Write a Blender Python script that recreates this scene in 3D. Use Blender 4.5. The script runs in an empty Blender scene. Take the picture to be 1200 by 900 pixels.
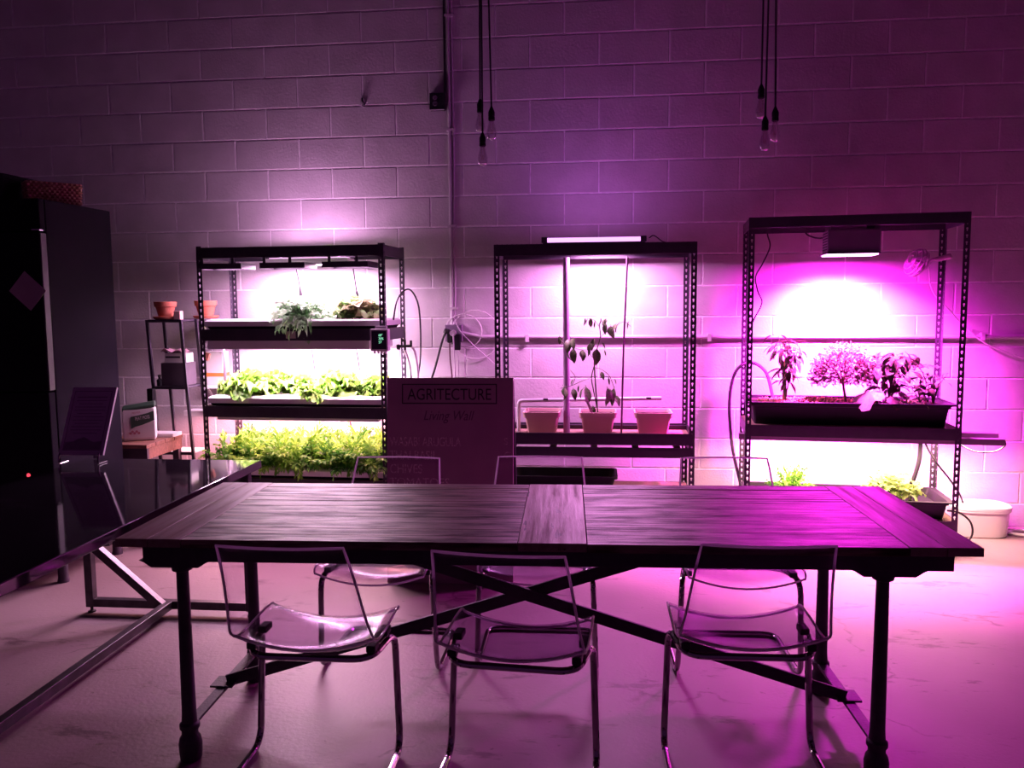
import bpy, math, random
import numpy as np
from mathutils import Vector, Matrix, Euler
SC = bpy.context.scene
COL = SC.collection
PI = math.pi
R = math.radians

# ------------------------------------------------------------------ camera, world, exposure
CAM_LOC = Vector((0.0, -5.567, 1.4673))
YAW, PITCH, ROLL, FPX = -0.1087, 0.0966, -0.0082, 970.0
cam_data = bpy.data.cameras.new('camera')
cam_data.sensor_fit = 'HORIZONTAL'; cam_data.sensor_width = 36.0
cam_data.lens = FPX / 1200.0 * 36.0
cam_data.clip_start = 0.05; cam_data.clip_end = 100
cam = bpy.data.objects.new('camera', cam_data); COL.objects.link(cam)
_fw = Vector((math.sin(YAW) * math.cos(PITCH), math.cos(YAW) * math.cos(PITCH), -math.sin(PITCH)))
_r = Vector((math.cos(YAW), -math.sin(YAW), 0)); _u = _r.cross(_fw)
_c, _s = math.cos(ROLL), math.sin(ROLL)
_r2 = _c * _r + _s * _u; _u2 = -_s * _r + _c * _u
_m = Matrix((_r2, _u2, -_fw)).transposed().to_4x4(); _m.translation = CAM_LOC
cam.matrix_world = _m
SC.camera = cam

world = bpy.data.worlds.new('world'); SC.world = world; world.use_nodes = True
_bg = world.node_tree.nodes['Background']
_bg.inputs[0].default_value = (0.44, 0.11, 0.50, 1); _bg.inputs[1].default_value = 0.085
SC.view_settings.view_transform = 'Standard'; SC.view_settings.look = 'None'
SC.view_settings.gamma = 1.0; SC.view_settings.use_curve_mapping = False
SC.view_settings.exposure = 0.0
SC.cycles.max_bounces = 10; SC.cycles.transparent_max_bounces = 24
SC.cycles.diffuse_bounces = 5; SC.cycles.glossy_bounces = 5
SC.cycles.sample_clamp_indirect = 6.0
SC.cycles.caustics_reflective = False; SC.cycles.caustics_refractive = False

# lamp powers (W) and colours, used by the lamp builders further down
LAMP = dict(
    left_top_panel=(3, (1.0, .55, .88)), left_top_bar=(40, (1.0, .56, .90)), left_top_spill=(7.5, (1.0, .50, .92)),
    left_mid=(31, (1.0, .60, .86)), left_low=(19, (1.0, .36, .40)),
    centre_panel=(42, (.98, .36, .90)), centre_tube=(3.5, (.74, .19, .95)),
    right_box=(440, (1.0, .07, .82)), right_box_wide=(72, (1.0, .012, .84)), right_low=(38, (1.0, .54, .47)))

# ------------------------------------------------------------------ materials
MATS = {}
def nodes_of(name):
    m = bpy.data.materials.new(name); m.use_nodes = True
    nt = m.node_tree
    return m, nt, nt.nodes['Principled BSDF'], nt.nodes['Material Output']
def N(nt, typ, **kw):
    n = nt.nodes.new(typ)
    for k, v in kw.items():
        if k.startswith('i_'):
            key = k[2:]
            n.inputs[int(key) if key.isdigit() else key].default_value = v
        else: setattr(n, k, v)
    return n
def coord(nt, scale=(1, 1, 1), rand=False):
    tc = N(nt, 'ShaderNodeTexCoord'); mp = N(nt, 'ShaderNodeMapping')
    mp.inputs['Scale'].default_value = scale
    nt.links.new(tc.outputs['Object'], mp.inputs['Vector'])
    if rand:
        oi = N(nt, 'ShaderNodeObjectInfo'); mu = N(nt, 'ShaderNodeMath', operation='MULTIPLY', i_1=37.0)
        nt.links.new(oi.outputs['Random'], mu.inputs[0])
        cb = N(nt, 'ShaderNodeCombineXYZ')
        for k in range(3): nt.links.new(mu.outputs[0], cb.inputs[k])
        nt.links.new(cb.outputs[0], mp.inputs['Location'])
    return mp.outputs[0]
def ramp(nt, fac, stops):
    r = N(nt, 'ShaderNodeValToRGB'); e = r.color_ramp.elements
    while len(e) < len(stops): e.new(0.5)
    for k, (p, c) in enumerate(stops): e[k].position = p; e[k].color = (*c, 1)
    nt.links.new(fac, r.inputs[0]); return r.outputs[0]
def pmat(name, c1, c2=None, rough=.5, metal=0.0, nscale=8.0, stretch=(1, 1, 1), bump=0.0, bscale=None,
         rand=False, spec=.5, lo=.35, hi=.65, detail=4.0, sub=0.0):
    m, nt, p, out = nodes_of(name)
    p.inputs['Roughness'].default_value = rough; p.inputs['Metallic'].default_value = metal
    p.inputs['Specular IOR Level'].default_value = spec
    v = coord(nt, stretch, rand)
    no = N(nt, 'ShaderNodeTexNoise', i_Scale=nscale, i_Detail=detail)
    nt.links.new(v, no.inputs['Vector'])
    if c2 is None: c2 = tuple(x * .82 for x in c1)
    nt.links.new(ramp(nt, no.outputs['Fac'], [(lo, c2), (hi, c1)]), p.inputs['Base Color'])
    if bump:
        nb = N(nt, 'ShaderNodeTexNoise', i_Scale=bscale or nscale * 4, i_Detail=5.0)
        nt.links.new(v, nb.inputs['Vector'])
        b = N(nt, 'ShaderNodeBump', i_Strength=bump, i_Distance=.01)
        nt.links.new(nb.outputs['Fac'], b.inputs['Height']); nt.links.new(b.outputs[0], p.inputs['Normal'])
    if sub: p.inputs['Subsurface Weight'].default_value = sub
    MATS[name] = m; return m
def leafmat(name, c1, c2, trans=.35, nscale=22.0, rough=.5):
    m, nt, p, out = nodes_of(name)
    v = coord(nt, rand=True)
    no = N(nt, 'ShaderNodeTexNoise', i_Scale=nscale, i_Detail=2.0); nt.links.new(v, no.inputs['Vector'])
    c = ramp(nt, no.outputs['Fac'], [(.38, c2), (.62, c1)])
    p.inputs['Roughness'].default_value = rough; p.inputs['Specular IOR Level'].default_value = .3
    nt.links.new(c, p.inputs['Base Color'])
    t = N(nt, 'ShaderNodeBsdfTranslucent'); nt.links.new(c, t.inputs[0])
    mx = N(nt, 'ShaderNodeMixShader', i_0=trans)
    nt.links.new(p.outputs[0], mx.inputs[1]); nt.links.new(t.outputs[0], mx.inputs[2]); nt.links.new(mx.outputs[0], out.inputs[0])
    MATS[name] = m; return m
def emat(name, col, strength):
    m, nt, p, out = nodes_of(name)
    p.inputs['Base Color'].default_value = (.8, .8, .8, 1)
    p.inputs['Emission Color'].default_value = (*col, 1); p.inputs['Emission Strength'].default_value = strength
    MATS[name] = m; return m
def clearmat(name, tint, edge_gloss=.9, base=.05, power=4.0, rough=.03, deep=None):
    """thin clear plastic or glass: passes light straight through, mirrors more towards grazing angles"""
    m, nt, p, out = nodes_of(name)
    nt.nodes.remove(p)
    tr = N(nt, 'ShaderNodeBsdfTransparent')
    gl = N(nt, 'ShaderNodeBsdfGlossy', i_Roughness=rough); gl.inputs[0].default_value = (1, 1, 1, 1)
    lw = N(nt, 'ShaderNodeLayerWeight', i_Blend=.5)
    pw = N(nt, 'ShaderNodeMath', operation='POWER', i_1=power); nt.links.new(lw.outputs['Facing'], pw.inputs[0])
    nt.links.new(ramp(nt, lw.outputs['Facing'], [(.1, tint), (.62, deep or tint)]), tr.inputs[0])
    ma = N(nt, 'ShaderNodeMath', operation='MULTIPLY_ADD', i_1=edge_gloss - base, i_2=base); nt.links.new(pw.outputs[0], ma.inputs[0])
    mx = N(nt, 'ShaderNodeMixShader'); nt.links.new(ma.outputs[0], mx.inputs[0])
    nt.links.new(tr.outputs[0], mx.inputs[1]); nt.links.new(gl.outputs[0], mx.inputs[2]); nt.links.new(mx.outputs[0], out.inputs[0])
    MATS[name] = m; return m

block_paint = pmat('painted_block', (.54, .47, .53), (.46, .40, .45), rough=.62, nscale=5, bump=.22, bscale=70, rand=True)
mortar = pmat('painted_mortar', (.86, .80, .86), (.70, .62, .70), rough=.7, nscale=30, bump=.3)
black_steel = pmat('black_steel', (.040, .028, .048), (.032, .023, .040), rough=.42, nscale=20)
deep_black = pmat('black_enamel', (.013, .009, .017), (.011, .008, .015), rough=.62, nscale=6, spec=.25)
gloss_black = pmat('glossy_black_top', (.020, .015, .022), (.016, .012, .018), rough=.06, nscale=3, spec=.8)
dark_steel_tube = pmat('raw_steel_tube', (.10, .08, .10), (.06, .05, .06), rough=.38, metal=.7, nscale=18)
cast_iron = pmat('cast_iron', (.05, .034, .056), (.036, .026, .042), rough=.55, nscale=30, bump=.15)
chrome = pmat('chrome', (.36, .32, .36), (.33, .29, .33), rough=.1, metal=1.0, nscale=10)
fridge_black = pmat('refrigerator_black', (.012, .008, .016), (.010, .007, .014), rough=.75, nscale=6, spec=.04)
bar_grey = pmat('grey_lamp_housing', (.20, .13, .20), (.18, .115, .18), rough=.5, nscale=9)
rubber = pmat('black_rubber', (.018, .014, .02), rough=.6, nscale=20)
white_plastic = pmat('white_plastic', (.78, .75, .78), (.74, .71, .74), rough=.42, nscale=6)
white_enamel = pmat('white_reflector', (.70, .66, .70), (.66, .62, .66), rough=.35, nscale=6)
pale_pvc = pmat('pale_pvc_pipe', (.72, .62, .72), (.66, .56, .68), rough=.4, nscale=10)
conduit_grey = pmat('painted_conduit', (.50, .44, .50), (.44, .38, .44), rough=.5, nscale=20)
terracotta = pmat('terracotta', (.52, .16, .10), (.44, .13, .08), rough=.8, nscale=18, bump=.1)
pot_plastic = pmat('pink_pot_plastic', (.78, .50, .46), (.72, .46, .42), rough=.5, nscale=6)
soil_mat = pmat('potting_soil', (.06, .035, .025), (.02, .012, .01), rough=.95, nscale=60, bump=.6)
pebble_mat = pmat('clay_pebbles', (.46, .22, .14), (.30, .13, .08), rough=.85, nscale=40)
particle_board = pmat('particle_board', (.30, .20, .14), (.22, .14, .10), rough=.85, nscale=80)
cord_black = pmat('black_cord', (.014, .011, .017), rough=.5, nscale=30)
cord_white = pmat('white_cord', (.62, .52, .62), rough=.5, nscale=30)
clear_tube = pmat('clear_vinyl_tube', (.80, .74, .78), rough=.25, nscale=20)
hose_purple = pmat('dark_hose', (.10, .04, .10), (.07, .03, .08), rough=.45, nscale=30)
basket_mat = pmat('rattan', (.55, .27, .20), (.32, .13, .10), rough=.8, nscale=40)
paper = pmat('note_paper', (.42, .30, .36), (.38, .27, .33), rough=.8, nscale=9)
card_white = pmat('white_card', (.66, .60, .62), (.60, .54, .56), rough=.7, nscale=9)
card_dark = pmat('dark_card', (.07, .045, .07), (.055, .035, .055), rough=.7, nscale=12)
green_print = pmat('green_print', (.035, .075, .05), (.03, .06, .04), rough=.6, nscale=30)
pink_print = pmat('pink_print', (.45, .16, .20), rough=.6, nscale=30)
orange_card = pmat('orange_card', (.75, .22, .05), (.62, .18, .04), rough=.6, nscale=9)
tan_wood = pmat('tan_plank', (.27, .12, .09), (.17, .075, .06), rough=.55, nscale=6, stretch=(1, 9, 9))
board_slate = pmat('chalkboard', (.42, .19, .32), (.36, .16, .275), rough=.6, nscale=4)
board_paint = pmat('black_board_paint', (.022, .012, .028), rough=.55, nscale=30)
chalk = pmat('chalk', (.85, .52, .72), (.40, .18, .31), rough=.95, nscale=90)
menu_board = pmat('menu_board', (.66, .44, .66), (.60, .40, .60), rough=.5, nscale=9)
menu_print = pmat('menu_print', (.30, .18, .30), rough=.6, nscale=40)
controller_white = pmat('controller_shell', (.62, .52, .62), rough=.4, nscale=9)
screen_dark = pmat('dark_screen', (.03, .02, .045), rough=.15, nscale=5)
digit_green = emat('green_digits', (.25, .9, .55), 1.1)
red_led = emat('red_indicator', (1.0, .05, .08), 1.6)
acrylic = clearmat('clear_acrylic', (.96, .93, .97), edge_gloss=.5, base=.012, power=5.5, rough=.14, deep=(.74, .64, .76))
bulb_glass = clearmat('bulb_glass', (.93, .86, .92), edge_gloss=1.0, base=.12, power=2.2)
fan_plastic = pmat('fan_plastic', (.42, .24, .38), (.38, .21, .35), rough=.45, nscale=9)
stem_green = pmat('plant_stem', (.10, .13, .05), (.07, .09, .04), rough=.6, nscale=20)
stem_wood = pmat('woody_stem', (.22, .12, .08), rough=.8, nscale=30)
stake_wood = pmat('wooden_stake', (.58, .26, .14), rough=.7, nscale=20)
leaf_lettuce = leafmat('lettuce_leaf', (.42, .64, .14), (.17, .40, .05), .3)
leaf_kale = leafmat('kale_leaf', (.22, .46, .20), (.46, .62, .42), .3)
leaf_red = leafmat('red_lettuce_leaf', (.36, .66, .26), (.42, .40, .22), .4, nscale=14)
leaf_mizuna = leafmat('mizuna_leaf', (.25, .54, .07), (.05, .24, .03), .25, nscale=9)
leaf_tomato = leafmat('tomato_leaf', (.12, .16, .07), (.06, .09, .035), .06)
leaf_pepper = leafmat('pepper_leaf', (.12, .12, .06), (.06, .05, .03), .12)
leaf_thyme = leafmat('thyme_leaf', (.42, .30, .22), (.16, .10, .08), .2)
leaf_shrub = leafmat('shrub_leaf', (.09, .10, .05), (.04, .04, .025), .1)
leaf_pale = leafmat('pale_leaf', (.22, .18, .14), (.13, .10, .08), .15)
leaf_basil = leafmat('basil_leaf', (.34, .48, .12), (.16, .28, .06), .3)

def edge_material():
    m, nt, p, out = nodes_of('acrylic_edge')
    p.inputs['Base Color'].default_value = (.95, .88, .95, 1); p.inputs['Roughness'].default_value = .1
    p.inputs['Specular IOR Level'].default_value = .9
    tl = N(nt, 'ShaderNodeBsdfTranslucent'); tl.inputs[0].default_value = (.95, .88, .95, 1)
    mx = N(nt, 'ShaderNodeMixShader', i_0=.55)
    nt.links.new(p.outputs[0], mx.inputs[1]); nt.links.new(tl.outputs[0], mx.inputs[2]); nt.links.new(mx.outputs[0], out.inputs[0])
    return m
acrylic_edge = edge_material()

def plank_material(name, c_lo, c_mid, c_hi, rough, streak, knots):
    m, nt, p, out = nodes_of(name)
    v = coord(nt, (.9, 15, 15), True)
    n1 = N(nt, 'ShaderNodeTexNoise', i_Scale=2.4, i_Detail=8.0, i_Roughness=.68); nt.links.new(v, n1.inputs['Vector'])
    v2 = coord(nt, (2.2, 9, 9), True)
    n2 = N(nt, 'ShaderNodeTexNoise', i_Scale=2.6, i_Detail=4.0); nt.links.new(v2, n2.inputs['Vector'])
    a = ramp(nt, n1.outputs['Fac'], [(.36, c_lo), (.50, c_mid), (.68, c_hi)])
    b = ramp(nt, n2.outputs['Fac'], [(.38, (.22, .20, .20)), (.56, (1, 1, 1))])
    mx = N(nt, 'ShaderNodeMix', data_type='RGBA', blend_type='MULTIPLY'); mx.inputs[0].default_value = streak
    nt.links.new(a, mx.inputs[6]); nt.links.new(b, mx.inputs[7])
    v3 = coord(nt, (5, 22, 22), True)
    n3 = N(nt, 'ShaderNodeTexNoise', i_Scale=1.3, i_Detail=3.0); nt.links.new(v3, n3.inputs['Vector'])
    kf = ramp(nt, n3.outputs['Fac'], [(knots, (0, 0, 0)), (knots + .03, (1, 1, 1))])
    mk = N(nt, 'ShaderNodeMix', data_type='RGBA'); nt.links.new(kf, mk.inputs[0]); nt.links.new(mx.outputs[2], mk.inputs[6])
    mk.inputs[7].default_value = (.03, .018, .016, 1); nt.links.new(mk.outputs[2], p.inputs['Base Color'])
    sl = N(nt, 'ShaderNodeMapRange', i_3=.06, i_4=.55); sl.inputs[1].default_value = .36; sl.inputs[2].default_value = .62
    nt.links.new(n1.outputs['Fac'], sl.inputs[0])
    sm = N(nt, 'ShaderNodeMath', operation='MULTIPLY'); nt.links.new(sl.outputs[0], sm.inputs[0])
    sb = N(nt, 'ShaderNodeMapRange', i_3=1 - streak, i_4=1.0); sb.inputs[1].default_value = .38; sb.inputs[2].default_value = .54
    nt.links.new(n2.outputs['Fac'], sb.inputs[0]); nt.links.new(sb.outputs[0], sm.inputs[1]); nt.links.new(sm.outputs[0], p.inputs['Specular IOR Level'])
    rr = N(nt, 'ShaderNodeMapRange', i_3=rough + .16, i_4=rough - .10)
    nt.links.new(n1.outputs['Fac'], rr.inputs[0]); nt.links.new(rr.outputs[0], p.inputs['Roughness'])
    bp = N(nt, 'ShaderNodeBump', i_Strength=.15 + .7 * streak, i_Distance=.007); nt.links.new(n1.outputs['Fac'], bp.inputs['Height'])
    nt.links.new(bp.outputs[0], p.inputs['Normal'])
    return m
plank_wood = plank_material('reclaimed_plank', (.045, .026, .024), (.17, .10, .085), (.33, .21, .175), .31, .8, .68)
cross_wood = plank_material('reclaimed_cross_board', (.25, .16, .14), (.27, .175, .15), (.29, .19, .165), .42, .2, .665)

def floor_material():
    m, nt, p, out = nodes_of('stained_concrete')
    v = coord(nt)
    n1 = N(nt, 'ShaderNodeTexNoise', i_Scale=.9, i_Detail=6.0); nt.links.new(v, n1.inputs['Vector'])
    base = ramp(nt, n1.outputs['Fac'], [(.30, (.235, .165, .18)), (.55, (.32, .235, .25)), (.75, (.37, .28, .295))])
    # dark worn patches
    mp = N(nt, 'ShaderNodeMapping'); mp.inputs['Scale'].default_value = (1.1, 3.2, 1)
    nt.links.new(v, mp.inputs['Vector'])
    n2 = N(nt, 'ShaderNodeTexNoise', i_Scale=1.7, i_Detail=7.0, i_Roughness=.7); nt.links.new(mp.outputs[0], n2.inputs['Vector'])
    st = ramp(nt, n2.outputs['Fac'], [(.585, (0, 0, 0)), (.64, (1, 1, 1))])
    n3 = N(nt, 'ShaderNodeTexNoise', i_Scale=24.0, i_Detail=4.0); nt.links.new(v, n3.inputs['Vector'])
    sp = ramp(nt, n3.outputs['Fac'], [(.69, (0, 0, 0)), (.73, (1, 1, 1))])
    # cracks: warped cell edges
    nw = N(nt, 'ShaderNodeTexNoise', i_Scale=2.6, i_Detail=6.0); nt.links.new(v, nw.inputs['Vector'])
    mxv = N(nt, 'ShaderNodeMix', data_type='RGBA'); mxv.inputs[0].default_value = .42
    nt.links.new(v, mxv.inputs[6]); nt.links.new(nw.outputs['Color'], mxv.inputs[7])
    vo = N(nt, 'ShaderNodeTexVoronoi', feature='DISTANCE_TO_EDGE', i_Scale=.95); nt.links.new(mxv.outputs[2], vo.inputs['Vector'])
    cr = ramp(nt, vo.outputs['Distance'], [(.0, (1, 1, 1)), (.008, (0, 0, 0))])
    msk = ramp(nt, n2.outputs['Fac'], [(.44, (0, 0, 0)), (.56, (1, 1, 1))])
    def mix(fac, a, col, amt):
        mu = N(nt, 'ShaderNodeMath', operation='MULTIPLY', i_1=amt); nt.links.new(fac, mu.inputs[0])
        x = N(nt, 'ShaderNodeMix', data_type='RGBA'); nt.links.new(mu.outputs[0], x.inputs[0])
        nt.links.new(a, x.inputs[6]); x.inputs[7].default_value = (*col, 1); return x.outputs[2]
    c = mix(st, base, (.10, .06, .07), .7)
    c = mix(sp, c, (.10, .06, .07), .6)
    cm = N(nt, 'ShaderNodeMath', operation='MULTIPLY'); nt.links.new(cr, cm.inputs[0]); nt.links.new(msk, cm.inputs[1])
    c = mix(cm.outputs[0], c, (.10, .06, .07), .8)
    nt.links.new(c, p.inputs['Base Color'])
    p.inputs['Roughness'].default_value = .5; p.inputs['Specular IOR Level'].default_value = .4
    n4 = N(nt, 'ShaderNodeTexNoise', i_Scale=60.0, i_Detail=5.0); nt.links.new(v, n4.inputs['Vector'])
    b = N(nt, 'ShaderNodeBump', i_Strength=.2, i_Distance=.006); nt.links.new(n4.outputs['Fac'], b.inputs['Height'])
    nt.links.new(b.outputs[0], p.inputs['Normal'])
    return m
concrete = floor_material()

# ------------------------------------------------------------------ geometry helpers
class G:
    def __init__(s): s.v = []; s.f = []
    def add(s, v, f):
        o = len(s.v); s.v += [tuple(map(float, p)) for p in v]; s.f += [tuple(int(i) + o for i in q) for q in f]; return s
    def box(s, x0, x1, y0, y1, z0, z1):
        v = [(x, y, z) for z in (z0, z1) for y in (y0, y1) for x in (x0, x1)]
        return s.add(v, [(0, 2, 3, 1), (4, 5, 7, 6), (0, 1, 5, 4), (2, 6, 7, 3), (0, 4, 6, 2), (1, 3, 7, 5)])
    def rbox(s, c, size, rot):
        M = Euler(rot).to_matrix(); h = [q / 2 for q in size]
        v = [Vector(c) + M @ Vector((x * h[0], y * h[1], z * h[2])) for z in (-1, 1) for y in (-1, 1) for x in (-1, 1)]
        return s.add(v, [(0, 2, 3, 1), (4, 5, 7, 6), (0, 1, 5, 4), (2, 6, 7, 3), (0, 4, 6, 2), (1, 3, 7, 5)])
    def bar(s, p0, p1, w, h, up=(0, 0, 1)):
        p0 = Vector(p0); p1 = Vector(p1); d = (p1 - p0).normalized(); u = Vector(up)
        if abs(d.dot(u)) > .98: u = Vector((0, 1, 0))
        a = d.cross(u).normalized(); b = a.cross(d).normalized()
        v = [p + a * (i * w / 2) + b * (j * h / 2) for p in (p0, p1) for i, j in ((-1, -1), (1, -1), (1, 1), (-1, 1))]
        return s.add(v, [(3, 2, 1, 0), (4, 5, 6, 7), (0, 1, 5, 4), (1, 2, 6, 5), (2, 3, 7, 6), (3, 0, 4, 7)])
    def loft(s, rings, cap=True, closed=False):
        n = len(rings[0]); v = [p for r in rings for p in r]; f = []
        m = len(rings)
        for k in range(m if closed else m - 1):
            a = k * n; b = ((k + 1) % m) * n
            for i in range(n): j = (i + 1) % n; f.append((a + i, a + j, b + j, b + i))
        if cap and not closed:
            f.append(tuple(reversed(range(n)))); f.append(tuple((m - 1) * n + i for i in range(n)))
        return s.add(v, f)
    def rectloft(s, levels):
        """levels: (z, half_x, half_y, corner) rounded-rectangle rings, bottom to top order as given"""
        rings = []
        for z, hx, hy, c in levels:
            ring = []
            for sx, sy, a0 in ((1, 1, 0), (-1, 1, 90), (-1, -1, 180), (1, -1, 270)):
                for k in range(4):
                    a = R(a0 + k * 30)
                    ring.append((sx * (hx - c) + c * math.cos(a), sy * (hy - c) + c * math.sin(a), z))
            rings.append(ring)
        return s.loft(rings)
    def cyl(s, p0, p1, r0, r1=None, n=14):
        return s.tube([p0, p1], [r0, r0 if r1 is None else r1], n)
    def tube(s, pts, r, n=8, closed=False):
        pts = [Vector(p) for p in pts]; m = len(pts)
        rs = r if isinstance(r, (list, tuple)) else [r] * m
        T = []
        for i in range(m):
            a = pts[(i - 1) % m] if (closed or i > 0) else pts[i]
            b = pts[(i + 1) % m] if (closed or i < m - 1) else pts[i]
            T.append((b - a).normalized())
        u = Vector((0, 0, 1)) if abs(T[0].z) < .9 else Vector((1, 0, 0))
        nrm = (u - T[0] * u.dot(T[0])).normalized(); rings = []
        for i in range(m):
            nrm = (nrm - T[i] * nrm.dot(T[i])).normalized(); b = T[i].cross(nrm)
            rings.append([pts[i] + (nrm * math.cos(2 * PI * k / n) + b * math.sin(2 * PI * k / n)) * rs[i] for k in range(n)])
        return s.loft(rings, closed=closed)
    def lathe(s, prof, n=20, o=(0, 0, 0)):
        return s.loft([[(o[0] + r * math.cos(2 * PI * k / n), o[1] + r * math.sin(2 * PI * k / n), o[2] + z) for k in range(n)] for r, z in prof])
    def mesh(s, name, mat, smooth=True, angle=35):
        me = bpy.data.meshes.new(name); me.from_pydata(s.v, [], s.f); me.update()
        if smooth:
            me.shade_smooth(); me.set_sharp_from_angle(angle=R(angle))
        if mat: me.materials.append(mat)
        return me
    def obj(s, name, mat, parent=None, smooth=True, bevel=0.0, angle=35):
        return link(name, s.mesh(name, mat, smooth, angle), parent, bevel)
def link(name, data, parent=None, bevel=0.0):
    o = bpy.data.objects.new(name, data); COL.objects.link(o)
    if parent is not None: o.parent = parent
    if bevel:
        b = o.modifiers.new('bevel', 'BEVEL'); b.width = bevel; b.segments = 2; b.limit_method = 'ANGLE'; b.angle_limit = R(40)
    return o
def tag(o, label=None, cat=None, group=None, kind=None):
    for k, v in (('label', label), ('category', cat), ('group', group), ('kind', kind)):
        if v: o[k] = v
    return o
def thing(name, label, cat, loc=(0, 0, 0), rz=0.0, group=None):
    o = bpy.data.objects.new(name, None); COL.objects.link(o); o.location = loc; o.rotation_euler = (0, 0, rz)
    return tag(o, label, cat, group)
def copy_tree(o, parent=None):
    c = o.copy(); COL.objects.link(c); c.parent = parent
    for ch in list(o.children): copy_tree(ch, c)
    return c
def fillet(pts, rad, closed=False, k=6):
    pts = [Vector(p) for p in pts]; m = len(pts); out = []
    for i in range(m):
        if not closed and i in (0, m - 1): out.append(pts[i]); continue
        p = pts[i]; a = pts[(i - 1) % m] - p; b = pts[(i + 1) % m] - p
        d = min(rad, a.length * .48, b.length * .48); A = p + a.normalized() * d; B = p + b.normalized() * d
        for j in range(k + 1):
            t = j / k; out.append(A * (1 - t) ** 2 + p * 2 * t * (1 - t) + B * t * t)
    return out
def spline(pts, k=7):
    P = [Vector(p) for p in pts]; P = [P[0] * 2 - P[1]] + P + [P[-1] * 2 - P[-2]]; out = []
    for i in range(1, len(P) - 2):
        a, b, c, d = P[i - 1:i + 3]
        for j in range(k):
            t = j / k
            out.append(.5 * ((2 * b) + (c - a) * t + (2 * a - 5 * b + 4 * c - d) * t * t + (3 * b - a - 3 * c + d) * t ** 3))
    out.append(P[-2]); return out
def cable(name, label, pts, r, mat, cat='cable', group=None, n=7, k=7):
    o = G().tube(spline(pts, k), r, n).obj(name, mat); return tag(o, label, cat, group)
def text(name, body, size, mat, parent, loc, rot=(PI / 2, 0, 0), align='LEFT', xs=1.0, ext=.0004, shear=0.0):
    c = bpy.data.curves.new(name, 'FONT'); c.body = body; c.size = size; c.extrude = ext; c.align_x = align; c.shear = shear
    c.materials.append(mat); tmp = bpy.data.objects.new('tmp', c); COL.objects.link(tmp)
    dg = bpy.context.evaluated_depsgraph_get(); me = bpy.data.meshes.new_from_object(tmp.evaluated_get(dg)); bpy.data.objects.remove(tmp)
    o = link(name, me, parent); o.location = loc; o.rotation_euler = rot; o.scale = (xs, 1, 1); return o
def lamp(name, parent, loc, rot, sx, sy, key, spread=180, frac=1.0):
    w, col = LAMP[key]
    l = bpy.data.lights.new(name, 'AREA'); l.shape = 'RECTANGLE'; l.size = sx; l.size_y = sy; l.energy = w * frac; l.color = col; l.spread = R(spread)
    o = bpy.data.objects.new(name, l); COL.objects.link(o); o.parent = parent; o.location = loc; o.rotation_euler = rot; return o

# ------------------------------------------------------------------ the room
tag(G().box(-6.5, 5.5, -8.5, .35, -.12, 0).obj('floor', concrete, smooth=False), kind='structure')
tag(G().box(-6.5, 5.5, -8.5, .35, 4.42, 4.55).obj('ceiling', pmat('dark_ceiling', (.07, .05, .08), rough=.8), smooth=False), kind='structure')
wall = tag(G().box(-6.5, 5.5, .0012, .30, 0, 4.42).obj('wall_back', mortar, smooth=False), kind='structure')
BH, BW, Z12, XO = .2032, .4502, 1.1717, -.2487
def block_mesh(w, h):
    g = G(); a, b, j = w / 2, h / 2, .0044
    g.loft([[(x * (a - j + e), y, z * (b - j + e)) for x, z in ((-1, -1), (1, -1), (1, 1), (-1, 1))]
            for e, y in ((0, .02), (0, .0008), (-.0012, .0), (-.0030, -.0012))])
    return g.mesh('block', block_paint, smooth=False)
bm_full = block_mesh(BW, BH); bm_base = block_mesh(BW, Z12 - 5 * BH)
rnd = random.Random(4)
zb = Z12 - 5 * BH
rows = [(0, zb, bm_base, 1)] + [(zb + k * BH, BH, bm_full, k % 2) for k in range(21)]
far = G()
for ri, (z0, h, me, par) in enumerate(rows):
    # rows whose lower edge is Z12 + even multiple of BH sit on the whole-block grid
    k = round((z0 - Z12) / BH) if ri else -6
    ph = 0.0 if (k % 2 == 0) else .5
    i0 = int(math.floor((-6.4 - XO) / BW)); i1 = int(math.ceil((5.4 - XO) / BW))
    for i in range(i0, i1):
        x = XO + (i + .5 + ph) * BW
        if -4.42 < x < 2.95 and z0 < 3.6:
            o = link('block', me, wall); o.location = (x, rnd.uniform(-.0012, .0003), z0 + h / 2)
        else:
            a, b = BW / 2 - .0036, h / 2 - .0036
            far.box(x - a, x + a, 0, .02, z0 + h / 2 - b, min(z0 + h / 2 + b, 4.419))
fo = far.obj('block_courses', block_paint, wall, smooth=False); fo['kind'] = 'stuff'

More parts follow.
